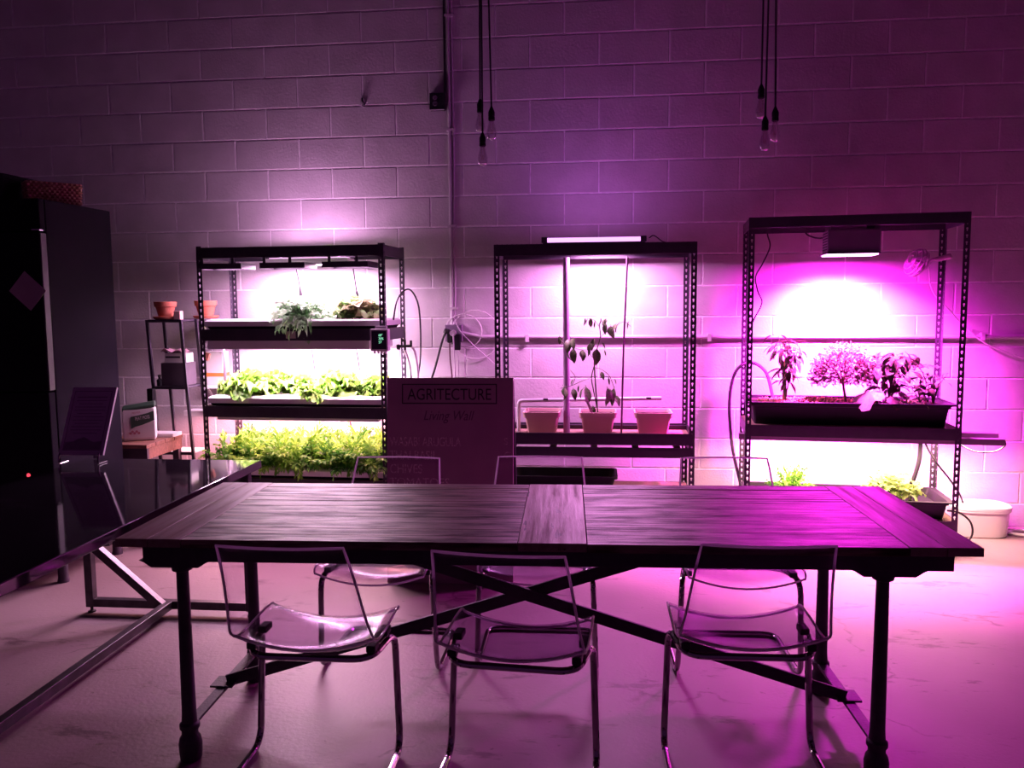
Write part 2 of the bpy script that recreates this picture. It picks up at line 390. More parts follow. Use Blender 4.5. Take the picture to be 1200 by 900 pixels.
# ------------------------------------------------------------------ storage racks with keyhole posts
PW, PT, PIT = .034, .002, .0381
def post_geo(H, sx, sy):
    g = G()
    def flange(mapf):
        hole = [(.0062 * math.cos(a), .004 + .0062 * math.sin(a)) for a in [R(q) for q in (0, 45, 90, 135, 180)]] + [(-.0030, -.003), (-.0028, -.0105), (.0028, -.0105), (.0030, -.003)]
        n = int(H / PIT); z = .012
        cu = .018
        for k in range(n):
            zc = z + (k + .5) * PIT; h2 = PIT / 2
            outer = []
            for (u, w) in hole:
                a = math.atan2(w, u); ca, sa = math.cos(a), math.sin(a)
                t = min((.016 / abs(ca)) if abs(ca) > 1e-6 else 9, (h2 / abs(sa)) if abs(sa) > 1e-6 else 9)
                outer.append((ca * t, sa * t))
            # snap nearest ring points to the corners
            for cx, cz in ((.016, h2), (-.016, h2), (-.016, -h2), (.016, -h2)):
                j = min(range(len(outer)), key=lambda q: (outer[q][0] - cx) ** 2 + (outer[q][1] - cz) ** 2); outer[j] = (cx, cz)
            m = len(hole)
            v = [mapf(cu + p[0], zc + p[1], d) for d in (0, PT) for ring in (outer, hole) for p in ring]
            f = []
            for i in range(m):
                j = (i + 1) % m
                f += [(i, j, m + j, m + i), (2 * m + i, 3 * m + i, 3 * m + j, 2 * m + j), (m + i, m + j, 3 * m + j, 3 * m + i)]
            g.add(v, f)
        zt = z + n * PIT
        for a, b in ((0, z), (zt, H)):
            v = [mapf(u, w, d) for d in (0, PT) for u, w in ((.002, a), (PW, a), (PW, b), (.002, b))]
            g.add(v, [(0, 1, 2, 3), (7, 6, 5, 4), (0, 4, 5, 1), (1, 5, 6, 2), (2, 6, 7, 3), (3, 7, 4, 0)])
        v = [mapf(u, w, d) for d in (0, PT) for u, w in ((0, 0), (.002, 0), (.002, H), (0, H))]
        g.add(v, [(0, 1, 2, 3), (7, 6, 5, 4), (0, 4, 5, 1), (1, 5, 6, 2), (2, 6, 7, 3), (3, 7, 4, 0)])
    flange(lambda u, w, d: (-sx * u, -sy * d, w))
    flange(lambda u, w, d: (-sx * d, -sy * u, w))
    return g
def rack(name, label, cx, cy, rot, W, D, H, levels, post_mat=black_steel):
    """levels: (z of rail top, rail height, deck) from the floor up"""
    root = thing(name, label, 'rack', (cx, cy, 0), rot, 'steel grow racks along the wall')
    for sx in (-1, 1):
        for sy in (-1, 1):
            p = post_geo(H, sx, sy).obj('post', post_mat, root, smooth=False); p.location = (sx * W / 2, sy * D / 2, 0)
            c = G().box(-.020, .020, -.020, .020, 0, .012).obj('foot_cap', rubber, p, smooth=False); c.location = (-sx * .016, -sy * .016, 0)
    e = .0026
    for zt, h, deck in levels:
        for sy in (-1, 1):
            g = G(); y0 = sy * (D / 2 - e); y1 = y0 - sy * .004; y2 = y0 - sy * .022
            g.box(-W / 2 + e, W / 2 - e, min(y0, y1), max(y0, y1), zt - h, zt)
            g.box(-W / 2 + e, W / 2 - e, min(y0, y2), max(y0, y2), zt - .016, zt - .012)
            g.obj('long_rail', post_mat, root, smooth=False, bevel=.0008)
        for sx in (-1, 1):
            g = G(); x0 = sx * (W / 2 - e); x1 = x0 - sx * .004
            g.box(min(x0, x1), max(x0, x1), -D / 2 + .026, D / 2 - .026, zt - h, zt)
            g.obj('side_rail', post_mat, root, smooth=False, bevel=.0008)
        if deck in ('board', 'low_board'):
            dz = .04 if deck == 'low_board' else 0
            G().box(-W / 2 + .008, W / 2 - .008, -D / 2 + .008, D / 2 - .008, zt - .0118 - dz, zt - .001 - dz).obj('shelf_board', particle_board, root, smooth=False)
        elif deck == 'wire':
            w = G()
            for k in range(40):
                x = -W / 2 + .02 + k * (W - .04) / 39; w.cyl((x, -D / 2 + .006, zt + .001), (x, D / 2 - .006, zt + .001), .0017, n=6)
            for y in (-D / 2 + .02, 0, D / 2 - .02): w.cyl((-W / 2 + .006, y, zt - .003), (W / 2 - .006, y, zt - .003), .0022, n=6)
            w.obj('wire_deck', post_mat, root, smooth=False)
        elif deck == 'slats':
            for k in range(5):
                x = -W / 2 + .10 + k * (W - .2) / 4
                G().box(x - .02, x + .02, -D / 2 + .024, D / 2 - .024, zt - .011, zt - .001).obj('cross_support', post_mat, root, smooth=False)
    return root
LX, LY, LR = -1.912, -.375, R(-2.5)
rackL = rack('storage_rack', 'black keyhole steel rack with three tiers of lettuce, beside the terracotta pots', LX, LY, LR, 1.215, .45, 1.832,
             [(.375, .068, 'board'), (.835, .07, 'board'), (1.322, .072, 'board'), (1.832, .066, '')])
CX, CY, CR = -.047, -.375, 0.0
rackC = rack('storage_rack', 'black steel rack holding three square pots and a tomato plant', CX, CY, CR, 1.197, .45, 1.82,
             [(.30, .068, 'board'), (.60, .062, 'slats'), (.686, .070, 'low_board'), (1.82, .068, 'wire')])
RX, RY, RR = 1.462, -.388, R(-5.2)
rackR = rack('storage_rack', 'tallest black steel rack with clip fan and magenta lamp', RX, RY, RR, 1.188, .45, 1.956,
             [(.20, .062, 'board'), (.738, .068, 'board'), (1.956, .062, '')])
def at(rx, ry, rr, x, y, z): return (rx + x * math.cos(rr) - y * math.sin(rr), ry + x * math.sin(rr) + y * math.cos(rr), z)
def inL(x, y, z): return at(LX, LY, LR, x, y, z)
def inC(x, y, z): return at(CX, CY, CR, x, y, z)
def inR(x, y, z): return at(RX, RY, RR, x, y, z)

# ------------------------------------------------------------------ grow lights
def bar_light(name, label, loc, rz, L, w, h, key, group=None, hang=0.0, hangs=(), emis=6.0, frac=1.0, spread=180):
    """housing that opens downwards, a glowing diffuser under it; loc is the centre of its top"""
    t = thing(name, label, 'grow light', loc, rz, group)
    g = G(); c = .0025; lip = .016
    g.box(-L / 2, L / 2, -w / 2, w / 2, -h + lip, 0)
    for sy in (-1, 1): g.box(-L / 2, L / 2, min(sy * w / 2, sy * (w / 2 - c)), max(sy * w / 2, sy * (w / 2 - c)), -h, -h + lip)
    for sx in (-1, 1): g.box(min(sx * L / 2, sx * (L / 2 - c)), max(sx * L / 2, sx * (L / 2 - c)), -w / 2 + c, w / 2 - c, -h, -h + lip)
    g.obj('housing', bar_grey if key == 'right_low' else white_enamel, t, smooth=False)
    G().box(-L / 2 + .008, L / 2 - .008, -w / 2 + .008, w / 2 - .008, -h + lip - .006, -h + lip).obj('diffuser', emat('diffuser_' + key, LAMP[key][1], emis), t, smooth=False)
    for x in hangs:
        G().box(x - .007, x + .007, -.004, .004, -.002, hang).obj('hanger', black_steel, t, smooth=False)
    lamp('lamp', t, (0, 0, -h + lip - .008), (0, 0, 0), L - .03, w - .02, key, spread, frac)
    return t
def hood(t, a, b, top, bot, lip, mat):
    g = G(); c = .004
    g.box(-a, a, -b, b, bot + lip, top)
    for sy in (-1, 1): g.box(-a, a, min(sy * b, sy * (b - c)), max(sy * b, sy * (b - c)), bot, bot + lip)
    for sx in (-1, 1): g.box(min(sx * a, sx * (a - c)), max(sx * a, sx * (a - c)), -b + c, b - c, bot, bot + lip)
    g.obj('housing', mat, t, smooth=False)
gl = 'grow lights in the lettuce rack'
for k, (x, lab) in enumerate(((-.462, 'leftmost'), (-.047, 'middle'), (.358, 'rightmost'))):
    t = thing('grow_lamp', 'flat black grow light panel on two hangers under lettuce rack top, %s of three' % lab, 'grow light', inL(x, -.115, 1.7365), LR, gl)
    hood(t, .147, .10, -.003, -.038, .02, black_steel)
    G().box(-.135, .135, -.088, .088, -.023, -.018).obj('diffuser', emat('diffuser_top', LAMP['left_top_panel'][1], 3.0), t, smooth=False)
    for hx in ((-.118, .088) if k == 0 else (-.118, .05) if k == 1 else (-.10, .075)):
        G().box(hx - .009, hx + .009, -.096, -.090, -.004, .0955).obj('hanger', black_steel, t, smooth=False)
    lamp('lamp', t, (0, 0, -.0245), (0, 0, 0), .26, .17, 'left_top_panel')
topbar = bar_light('grow_bar', 'white reflector grow light behind middle black panel at lettuce rack top', inL(.0, .115, 1.772), LR, .56, .13, .040, 'left_top_bar', gl, hang=.058, hangs=(-.2, .2), emis=9)
G().box(-.26, .26, -.045, .045, .0005, .006).obj('added_glow_plate', emat('diffuser_up', LAMP['left_top_spill'][1], 1.5), topbar, smooth=False)  # glowing plate and upward lamp added to imitate light leaking onto the wall above
lamp('added_spill_lamp', topbar, (0, 0, .0075), (R(180), 0, 0), .5, .08, 'left_top_spill')
bar_light('grow_bar', 'white reflector light under front of lettuce rack upper tray', inL(-.04, -.125, 1.2495), LR, 1.07, .13, .055, 'left_mid', gl, emis=8)
bar_light('grow_bar', 'white reflector light under rear of lettuce rack upper tray', inL(.0, .10, 1.2495), LR, 1.07, .13, .05, 'left_mid', gl, emis=8)
bar_light('grow_bar', 'pinkish reflector light under front of lettuce rack middle tray', inL(.0, -.12, .7645), LR, 1.07, .12, .022, 'left_low', gl, emis=6)
bar_light('grow_bar', 'long reflector light under rear of middle tray, jutting beyond left post', inL(-.18, .115, .7645), LR, 1.45, .12, .034, 'left_low', gl, emis=6)

t = thing('grow_lamp', 'square lamp panel hidden under centre rack top above tomato plant', 'grow light', inC(.04, .05, 1.8145), 0, 'centre rack lamps')
hood(t, .17, .09, -.002, -.034, .012, black_steel)
G().box(-.155, .155, -.075, .075, -.026, -.022).obj('diffuser', emat('diffuser_centre', LAMP['centre_panel'][1], 8.0), t, smooth=False)
for x in (-.14, .14): G().box(x - .006, x + .006, -.004, .004, -.004, .0035).obj('hanger', black_steel, t, smooth=False)
lamp('lamp', t, (0, 0, -.0275), (0, 0, 0), .30, .14, 'centre_panel')

t = thing('tube_light', 'glowing violet tube light lying on top of centre rack', 'grow light', inC(-.005, -.06, 1.8247), R(.6), 'centre rack lamps')
G().box(-.31, .31, -.020, .020, 0, .012).obj('base_channel', black_steel, t, smooth=False, bevel=.001)
tb = G().cyl((-.285, -.004, .028), (.285, -.004, .028), .0135, n=16).obj('tube', emat('violet_tube', (.82, .34, 1.0), 2.0), t)
for sx in (-1, 1): G().box(sx * .30 - .018, sx * .30 + .018, -.022, .022, .010, .046).obj('end_cap', black_steel, t, smooth=False, bevel=.003)
lamp('lamp', t, (0, 0, .046), (PI, 0, 0), .55, .02, 'centre_tube')
cable('power_cable', 'thin black cord from violet tube light across rack top', [inC(.33, -.06, 1.858), inC(.36, -.04, 1.872), inC(.42, -.02, 1.835), inC(.50, 0, 1.829), inC(.585, .05, 1.834), inC(.62, .12, 1.80)], .0035, cord_black)

t = thing('grow_box_light', 'boxy magenta lamp hung on straps under tall rack top', 'grow light', inR(.015, .02, 1.905), RR)
G().box(-.147, .147, -.10, .10, -.155, -.018).obj('housing', pmat('lamp_box', (.16, .10, .17), rough=.45), t, smooth=False, bevel=.006)
v = G()
for k in range(7): v.box(-.1485, -.1465, -.08, .08, -.135 + k * .016, -.128 + k * .016)
v.obj('side_vents', deep_black, t, smooth=False)
for sx in (-1, 1): G().box(sx * .12 - .012, sx * .12 + .012, -.105, .105, -.019, .0505).obj('strap', black_steel, t, smooth=False)
G().box(-.162, .147, -.108, .10, -.161, -.154).obj('lens_frame', black_steel, t, smooth=False)
G().box(-.150, .135, -.098, .09, -.168, -.160).obj('lens', emat('magenta_lens', (1, .35, 1), 7.0), t, smooth=False)
lamp('beam_lamp', t, (0, 0, -.172), (R(18), 0, 0), .26, .16, 'right_box', 118)
lamp('flood_lamp', t, (0, -.0, -.174), (0, 0, 0), .26, .16, 'right_box_wide', 178)
cable('power_cable', 'short black plug cord at side of boxy magenta lamp', [inR(-.15, .0, 1.845), inR(-.17, .0, 1.843), inR(-.20, .01, 1.85), inR(-.24, .03, 1.875), inR(-.245, .05, 1.93)], .005, cord_black)

for lab, x, y, z in (('front', .118, -.10, .668), ('rear', .16, .125, .668)):
    bar_light('grow_bar', 'long light bar under %s of tall rack shelf, jutting past both posts' % lab, inR(x, y, z), RR, 1.48, .05, .036, 'right_low', 'light bars under the tall rack shelf', emis=6)

# ------------------------------------------------------------------ plants
def leaf_grid(L, W, nu=5, nv=4, shape='oval', ruffle=0.0, curl=.5, fold=.15, rng=random):
    v = []; f = []; ph = rng.uniform(0, 6)
    for i in range(nu + 1):
        u = i / nu
        if shape == 'oval': w = math.sin(PI * min(1, u * .97 + .02)) ** .8 * (1 - .25 * u)
        elif shape == 'lance': w = math.sin(PI * (u * .96 + .02)) ** .7 * (1 - .3 * u)
        elif shape == 'lettuce': w = .25 + .85 * math.sin(PI * .5 * min(1, u * 1.25)) - (.35 * max(0, u - .8) / .2)
        elif shape == 'heart': w = (1 - u) ** .6 * (1.0 if u > 0 else .2)
        w *= W / 2
        for j in range(nv + 1):
            s = 2 * j / nv - 1
            a = curl * u
            y = L * (math.sin(a) / curl if curl else u); z = -L * ((1 - math.cos(a)) / curl if curl else 0)
            rf = ruffle * W * (abs(s) ** 1.5) * math.sin(ph + u * 11 + s * 4) * (.3 + u)
            v.append((s * w, y + rf * .4, z + fold * abs(s) * w + rf))
    for i in range(nu):
        for j in range(nv):
            a = i * (nv + 1) + j; f.append((a, a + 1, a + nv + 2, a + nv + 1))
    return np.array(v), f
def place_leaf(g, lv, lf, base, az, el, roll=0.0):
    M = (Matrix.Rotation(az, 3, 'Z') @ Matrix.Rotation(el, 3, 'X') @ Matrix.Rotation(roll, 3, 'Y'))
    p = lv @ np.array(M).T + np.array(base); g.add(p.tolist(), lf)
def head_mesh(name, mat, kind, seed):
    rng = random.Random(seed); g = G()
    if kind == 'lettuce':
        for k in range(95):
            q = k / 95; el = R(86 - 72 * q + rng.uniform(-10, 10)); L = .085 + .045 * q + rng.uniform(-.02, .02)
            lv, lf = leaf_grid(L, L * .62, 5, 5, 'lettuce', .26, .5 + rng.random() * .7, .2, rng)
            place_leaf(g, lv, lf, (rng.uniform(-.012, .012), rng.uniform(-.012, .012), .01), rng.uniform(0, 2 * PI), el, rng.uniform(-.3, .3))
    elif kind == 'kale':
        for k in range(66):
            q = k / 66; el = R(75 - 85 * q + rng.uniform(-10, 10)); L = .11 + .07 * q + rng.uniform(-.02, .02); az = rng.uniform(0, 2 * PI)
            lv, lf = leaf_grid(L, .026, 7, 2, 'lance', .45, .9 + rng.random() * .6, .3, rng)
            place_leaf(g, lv, lf, (rng.uniform(-.02, .02), rng.uniform(-.02, .02), .015), az, el, rng.uniform(-.4, .4))
            for s in (-1, 1):
                for j in range(3):
                    lv, lf = leaf_grid(.03, .016, 3, 2, 'lance', .3, .6, .2, rng)
                    a = .9 * (j + 1) / 4.2; d = L * (j + 1) / 4.2
                    M = Matrix.Rotation(az, 3, 'Z') @ Matrix.Rotation(el, 3, 'X')
                    b = M @ Vector((0, d * .95, -d * a * .45)); place_leaf(g, lv, lf, (b.x, b.y, b.z + .015), az + s * .9, el - a, 0)
    elif kind == 'mizuna':
        for k in range(46):
            q = k / 46; el = R(84 - 60 * q + rng.uniform(-12, 12)); L = .13 + .05 * rng.random(); az = rng.uniform(0, 2 * PI); cu = .4 + rng.random() * .9
            M = Matrix.Rotation(az, 3, 'Z') @ Matrix.Rotation(el, 3, 'X')
            b0 = Vector((rng.uniform(-.035, .035), rng.uniform(-.035, .035), .0))
            for j in range(9):
                u = .25 + .75 * j / 8; a = cu * u; c = M @ Vector((0, L * math.sin(a) / cu, -L * (1 - math.cos(a)) / cu)) + b0
                ll = .034 * (1.15 - .6 * abs(u - .6)) + rng.uniform(-.006, .008)
                for s in ((-1, 1) if j < 8 else (0,)):
                    lv, lf = leaf_grid(ll, .013, 2, 2, 'lance', .35, .5, .25, rng)
                    place_leaf(g, lv, lf, c, az + s * rng.uniform(.6, 1.0), el - a + rng.uniform(-.4, .4), rng.uniform(-.5, .5))
            g.tube([b0, M @ Vector((0, L * .5, 0)) + b0], .0016, 4)
    elif kind == 'basil':
        for k in range(75):
            a = rng.uniform(0, 2 * PI); r = .085 * math.sqrt(rng.random()); z = .04 + rng.random() * .085 * (1 - (r / .1) ** 2)
            L = rng.uniform(.035, .055); lv, lf = leaf_grid(L, L * .72, 4, 4, 'oval', .05, .7, .25, rng)
            place_leaf(g, lv, lf, (r * math.cos(a), r * math.sin(a), z), rng.uniform(0, 2 * PI), R(rng.uniform(-25, 40)), rng.uniform(-.4, .4))
    return g.mesh(name, mat, smooth=True, angle=80)
def stem_mesh(h, n, spread, seed):
    rng = random.Random(seed); g = G()
    for k in range(n):
        a = rng.uniform(0, 6.28); g.tube([(0, 0, 0), (spread * .4 * math.cos(a), spread * .4 * math.sin(a), h * .6), (spread * math.cos(a), spread * math.sin(a), h)], [.003, .0025, .0015], 5)
    g.lathe([(.012, 0), (.014, .006), (.006, .014)], 8)
    return g.mesh('stem', stem_green)
HEADS = {(k, s): head_mesh('leaves', m, k, 10 + s) for k, m in (('lettuce', leaf_lettuce), ('kale', leaf_kale), ('mizuna', leaf_mizuna), ('basil', leaf_basil)) for s in range(3)}
HEADS[('red', 0)] = head_mesh('leaves', leaf_red, 'lettuce', 31)
STEMS = stem_mesh(.05, 6, .03, 3)
def plant_head(name, label, cat, kind, var, loc, rz, sc, group=None, tilt=(0, 0)):
    t = thing(name, label, cat, loc, rz, group)
    o = link('leaves', HEADS[(kind, var)], t); o['kind'] = 'stuff'; o.scale = sc if isinstance(sc, tuple) else (sc,) * 3; o.rotation_euler = (tilt[0], tilt[1], 0)
    link('stem', STEMS, t); return t
# trays of the lettuce rack
def lidded_tray(label, loc, rz, hx, hy, bot, group, holes=()):
    t = thing('growing_tray', label, 'tray', loc, rz, group)
    G().rectloft([(0, hx - .02, hy - .015, .02), (.018, hx - .008, hy - .004, .02)]).obj('basin', deep_black, t, angle=50)
    G().rectloft([(.0182, hx, hy + .006, .02), (.050, hx, hy + .006, .02), (.060, hx - .012, hy - .006, .016)]).obj('lid', white_plastic, t, angle=30)
    return t
tg = 'white lidded trays of the lettuce rack'
lidded_tray('white lidded growing tray on top tier of lettuce rack', inL(.0, 0, 1.3215), LR, .585, .205, 0, tg)
lidded_tray('white lidded growing tray on middle tier of lettuce rack', inL(.0, 0, .8345), LR, .585, .205, 0, tg)
lidded_tray('white lidded growing tray on lowest tier of lettuce rack', inL(.0, 0, .3745), LR, .585, .205, 0, tg)
plant_head('kale_plant', 'silvery serrated green plant spilling over top tray front edge', 'plant', 'kale', 0, inL(.03, -.10, 1.382), .4, 1.5, 'plants on the top white tray', (R(14), 0))
plant_head('kale_plant', 'pale green serrated plant just left and behind of the silvery one', 'plant', 'kale', 1, inL(-.08, .02, 1.382), 1.9, 1.25, 'plants on the top white tray')
plant_head('red_lettuce', 'green lettuce flushed with red at right of top white tray', 'plant', 'red', 0, inL(.36, .0, 1.382), 1.0, (1.5, 1.2, 1.35), 'plants on the top white tray')
lg = 'lettuce heads on the middle white tray'
ords = ('first', 'second', 'third', 'fourth', 'fifth', 'sixth', 'seventh')
for k, (x, y, s) in enumerate(((-.49, .02, 1.0), (-.36, -.06, 1.3), (-.235, .04, 1.22), (-.06, .08, .98), (.16, .06, 1.2), (.27, -.03, 1.25), (.47, .0, 1.0))):
    plant_head('lettuce_head', 'frilly light green lettuce on middle white tray, %s from the left post' % ords[k], 'lettuce', 'lettuce', k % 3, inL(x, y, .8945), k * 1.3, (s, s, s * 1.2), lg)
plant_head('lettuce_head', 'small darker green lettuce hanging over middle white tray front edge', 'lettuce', 'lettuce', 1, inL(.09, -.175, .888), 2.0, .78, lg, (R(28), 0))
mg = 'feathery greens on the lowest white tray'
k = 0
for y, xs in ((-.12, (-.50, -.33, -.16, .02, .18, .34, .49)), (.08, (-.42, -.22, -.03, .15, .32, .5))):
    for x in xs:
        row = 'front' if y < 0 else 'back'; no = ords[xs.index(x)]
        plant_head('mizuna_plant', 'feathery yellow green salad plant on lowest tray, %s of the %s row from left post' % (no, row), 'plant', 'mizuna', k % 3,
                   inL(x + rnd.uniform(-.02, .02), y, .4345), k * 2.1, (1.1 + .2 * rnd.random(), 1.1, 1.2 + .25 * rnd.random() + (.2 if y > 0 else 0)), mg)
        k += 1

# ------------------------------------------------------------------ centre rack contents
def square_pot(label, x, group='square pink pots on the centre rack'):
    t = thing('square_pot', label, 'pot', inC(x, -.02, .6455), 0, group)
    g = G(); g.rectloft([(0, .084, .084, .018), (.118, .102, .102, .018), (.119, .112, .112, .02), (.152, .116, .116, .02), (.152, .106, .106, .018), (.110, .098, .098, .016)])
    g.obj('body', pot_plastic, t, angle=25)
    s = G().rectloft([(.111, .097, .097, .016), (.130, .102, .102, .016)]).obj('soil', soil_mat, t)
    return t
square_pot('square pink plastic pot, empty, nearest the chalkboard sign', -.325)
potT = square_pot('square pink pot in the middle with tomato plant', .022)
square_pot('square pink plastic pot, empty, nearest the magenta rack', .362)
LEAVES = {}
def leaf_mesh(kind, mat, var):
    key = (kind, mat.name, var)
    if key not in LEAVES:
        rng = random.Random(hash((kind, var)) % 999 if False else var * 7 + len(kind))
        g = G(); sh = {'tomato': ('oval', .55, .06), 'lance': ('lance', .3, .03), 'oval': ('oval', .6, .03), 'round': ('oval', .85, .03)}[kind]
        lv, lf = leaf_grid(1.0, sh[1], 5, 4, sh[0], sh[2], .5 + .3 * var, .3, rng)
        g.add(lv.tolist(), lf); g.tube([(0, -.12, 0), (0, .02, 0)], .02, 4)
        LEAVES[key] = g.mesh('leaf', mat, smooth=True, angle=80)
    return LEAVES[key]
def put_leaf(parent, me, loc, size, az, el, roll=0.0):
    o = link('leaf', me, parent); o.location = loc; o.scale = (size,) * 3
    o.rotation_euler = (Matrix.Rotation(az, 3, 'Z') @ Matrix.Rotation(el, 3, 'X') @ Matrix.Rotation(roll, 3, 'Y')).to_euler(); return o
tom = thing('tomato_plant', 'thin leggy tomato plant with drooping leaves in the middle pot', 'plant', inC(.022, -.02, .776))
U = .00088
def tp(cx, cy, y=0.0): return ((cx - 375) * U, y, (745 - cy) * U)
st = G()
st.tube(spline([tp(375, 745), tp(360, 560), tp(350, 400), tp(352, 330), tp(362, 285)]), .0042, 6)
st.tube(spline([tp(378, 740), tp(345, 580, .01), tp(330, 485, .01), tp(350, 400, .005)]), .0034, 6)
st.tube(spline([tp(352, 330), tp(375, 260), tp(392, 190), tp(385, 110), tp(400, 85)]), .0034, 6)
for br in ([tp(352, 360), tp(300, 300, -.02), tp(220, 275, -.03), tp(140, 245, -.02), tp(95, 195, -.01)], [tp(390, 200), tp(430, 165, -.02), tp(480, 130, -.02), tp(555, 92, -.01), tp(605, 125, 0)],
           [tp(388, 130), tp(350, 80, .01), tp(290, 60, .02)], [tp(330, 485, .01), tp(260, 510, -.01), tp(190, 540, -.02), tp(110, 560, -.02)], [tp(358, 415), tp(400, 425, -.02), tp(455, 470, -.03), tp(490, 555, -.03)],
           [tp(190, 540, -.02), tp(215, 480, -.02), tp(180, 430, -.01)], [tp(345, 240), tp(300, 290, .02)], [tp(372, 700), tp(330, 690, -.03)]):
    st.tube(spline(br), .002, 5)
st.obj('stem', stem_green, tom)
rg = random.Random(8)
for (cx, cy, s) in ((285, 62, 42), (325, 65, 48), (355, 85, 36), (395, 65, 40), (430, 68, 46), (428, 100, 58), (465, 120, 68), (525, 95, 62), (590, 90, 40), (345, 210, 45), (325, 235, 60), (405, 235, 36), (370, 285, 80), (265, 290, 60), (310, 280, 40), (420, 290, 34),
                    (200, 280, 76), (165, 215, 76), (205, 205, 60), (105, 190, 44), (400, 445, 46), (450, 485, 38), (492, 492, 32), (130, 550, 78), (205, 565, 60), (290, 555, 90), (240, 540, 34), (205, 495, 34), (440, 560, 88), (490, 565, 86), (492, 610, 62), (340, 690, 50), (372, 735, 48), (355, 740, 44)):
    for q in range(2 if s > 40 else 1):
        o_ = rg.uniform(-.4, .4) * s * q
        put_leaf(tom, leaf_mesh('tomato' if s > 42 else 'lance', leaf_tomato, rg.randrange(3)), tp(cx + o_, cy + abs(o_) * .4, rg.uniform(-.03, .02)), s * U * (1.45 - .45 * q), PI + rg.uniform(-.9, .9), R(-62 + rg.uniform(-22, 26)), rg.uniform(-.6, .6))
G().rbox((-.052, -.03, .05), (.016, .002, .13), (0, R(-22), R(15))).obj('plant_tag', pmat('pink_tag', (.75, .40, .70), rough=.5), tom, smooth=False)
o = G().cyl(inC(-.175, .03, .6457), inC(-.177, .03, 1.7515), .0205, n=18).obj('plastic_pole', pmat('violet_pole', (.42, .22, .44), rough=.4)); tag(o, 'thick violet plastic pole standing on centre rack shelf', 'pole')
o = G().tube([inC(.168, -.03, .6457), inC(.180, -.03, 1.2), inC(.201, -.03, 1.746)], .0062, 8).obj('bamboo_cane', pmat('dark_cane', (.17, .06, .15), rough=.6)); tag(o, 'thin dark cane standing right of tomato plant', 'stake')
pp = thing('pvc_watering_pipe', 'pale plastic watering pipe bent down at chalkboard end, behind pots', 'pipe', inC(0, 0, 0))
G().tube(fillet([inC(.42, .06, .868), inC(-.485, .06, .848), inC(-.485, .06, .6460)], .03), .0125, 12).obj('pipe_run', pale_pvc, pp).parent = pp
pp.location = (0, 0, 0)
for x in (-.31, .34): G().rbox(inC(x, .06, .869 if x > 0 else .858), (.03, .03, .012), (0, 0, 0)).obj('pipe_clip', black_steel, pp, smooth=False)
t = thing('black_trough', 'long black planter tray on the lowest shelf of centre rack', 'planter', inC(-.19, -.005, .2995))
G().rectloft([(0, .29, .12, .03), (.085, .32, .14, .03), (.086, .335, .15, .035), (.102, .335, .15, .035), (.102, .318, .136, .03), (.05, .30, .125, .03)]).obj('body', deep_black, t, angle=30)

# ------------------------------------------------------------------ tall rack contents
def trough(label, loc, rz, hx, hy, h, soil_h, fill='soil'):
    t = thing('planter_trough', label, 'planter', loc, rz, 'black planter troughs on the tall rack')
    G().rectloft([(0, hx - .055, hy - .04, .02), (h * .80, hx - .04, hy - .02, .025), (h * .82, hx - .03, hy - .012, .025), (h * .92, hx - .026, hy - .010, .025), (h * .925, hx, hy, .03), (h, hx, hy, .03), (h, hx - .035, hy - .025, .025), (h * .5, hx - .06, hy - .035, .025)]).obj('body', deep_black, t, angle=25)
    G().rectloft([(h * .5, hx - .062, hy - .037, .02), (soil_h, hx - .040, hy - .028, .02)]).obj(fill, soil_mat if fill == 'soil' else deep_black, t)
    return t
T1 = trough('long black trough full of herbs on middle shelf of tall rack', inR(-.005, -.0, .7375), RR, .585, .205, .135, .118)
T2 = trough('wide black trough with small salad plants on lowest tall rack shelf', inR(.0, .0, .1995), RR, .588, .212, .105, .058, 'liner')
peb = G(); rp = random.Random(5)
for k in range(620):
    x = rp.uniform(-.50, .06) if k < 520 else rp.uniform(-.5, .5); y = rp.uniform(-.165, .165); r = rp.uniform(.006, .012)
    hump = .022 * math.exp(-((x + .18) / .16) ** 2) * (1 - (y / .2) ** 2)
    z = .117 + r * .4 + hump * rp.random()
    c = Vector((x, y, z)); pts = [c + Vector(d) * r * rp.uniform(.7, 1.1) for d in ((1, 0, 0), (-1, 0, 0), (0, 1, 0), (0, -1, 0), (0, 0, 1), (0, 0, -1))]
    peb.add(pts, [(0, 2, 4), (2, 1, 4), (1, 3, 4), (3, 0, 4), (2, 0, 5), (1, 2, 5), (3, 1, 5), (0, 3, 5)])
po = peb.obj('clay_pebbles', pebble_mat, T1); po['kind'] = 'stuff'
def leafy(name, label, loc, h, rad, n, lsize, kind, mat, seed, z0=.25, stems=5, smat=stem_green, shape=1.0):
    rng = random.Random(seed); t = thing(name, label, 'plant', loc, rng.uniform(0, 6), 'plants in the upper trough')
    g = G(); tips = []
    for k in range(stems):
        a = 2 * PI * k / stems + rng.uniform(-.4, .4); rr = rad * rng.uniform(.25, .7); zz = h * rng.uniform(.7, 1.0)
        path = spline([(0, 0, 0), (rr * .25 * math.cos(a), rr * .25 * math.sin(a), zz * .4), (rr * .6 * math.cos(a), rr * .6 * math.sin(a), zz * .75), (rr * math.cos(a), rr * math.sin(a), zz)], 5)
        g.tube(path, [.005 - .0035 * i / (len(path) - 1) for i in range(len(path))], 5); tips.append(path)
    g.obj('stem', smat, t)
    for k in range(n):
        p = tips[k % stems]; q = p[min(len(p) - 1, int(len(p) * (z0 + (1 - z0) * rng.random() ** .8)))]
        az = rng.uniform(0, 2 * PI); s = lsize * rng.uniform(.7, 1.25); b = q + Vector((-math.sin(az), math.cos(az), 0)) * rng.uniform(.01, rad * .35)
        put_leaf(t, leaf_mesh(kind, mat, rng.randrange(3)), b, s, az, R(rng.uniform(-55, 25)), rng.uniform(-.5, .5))
    return t
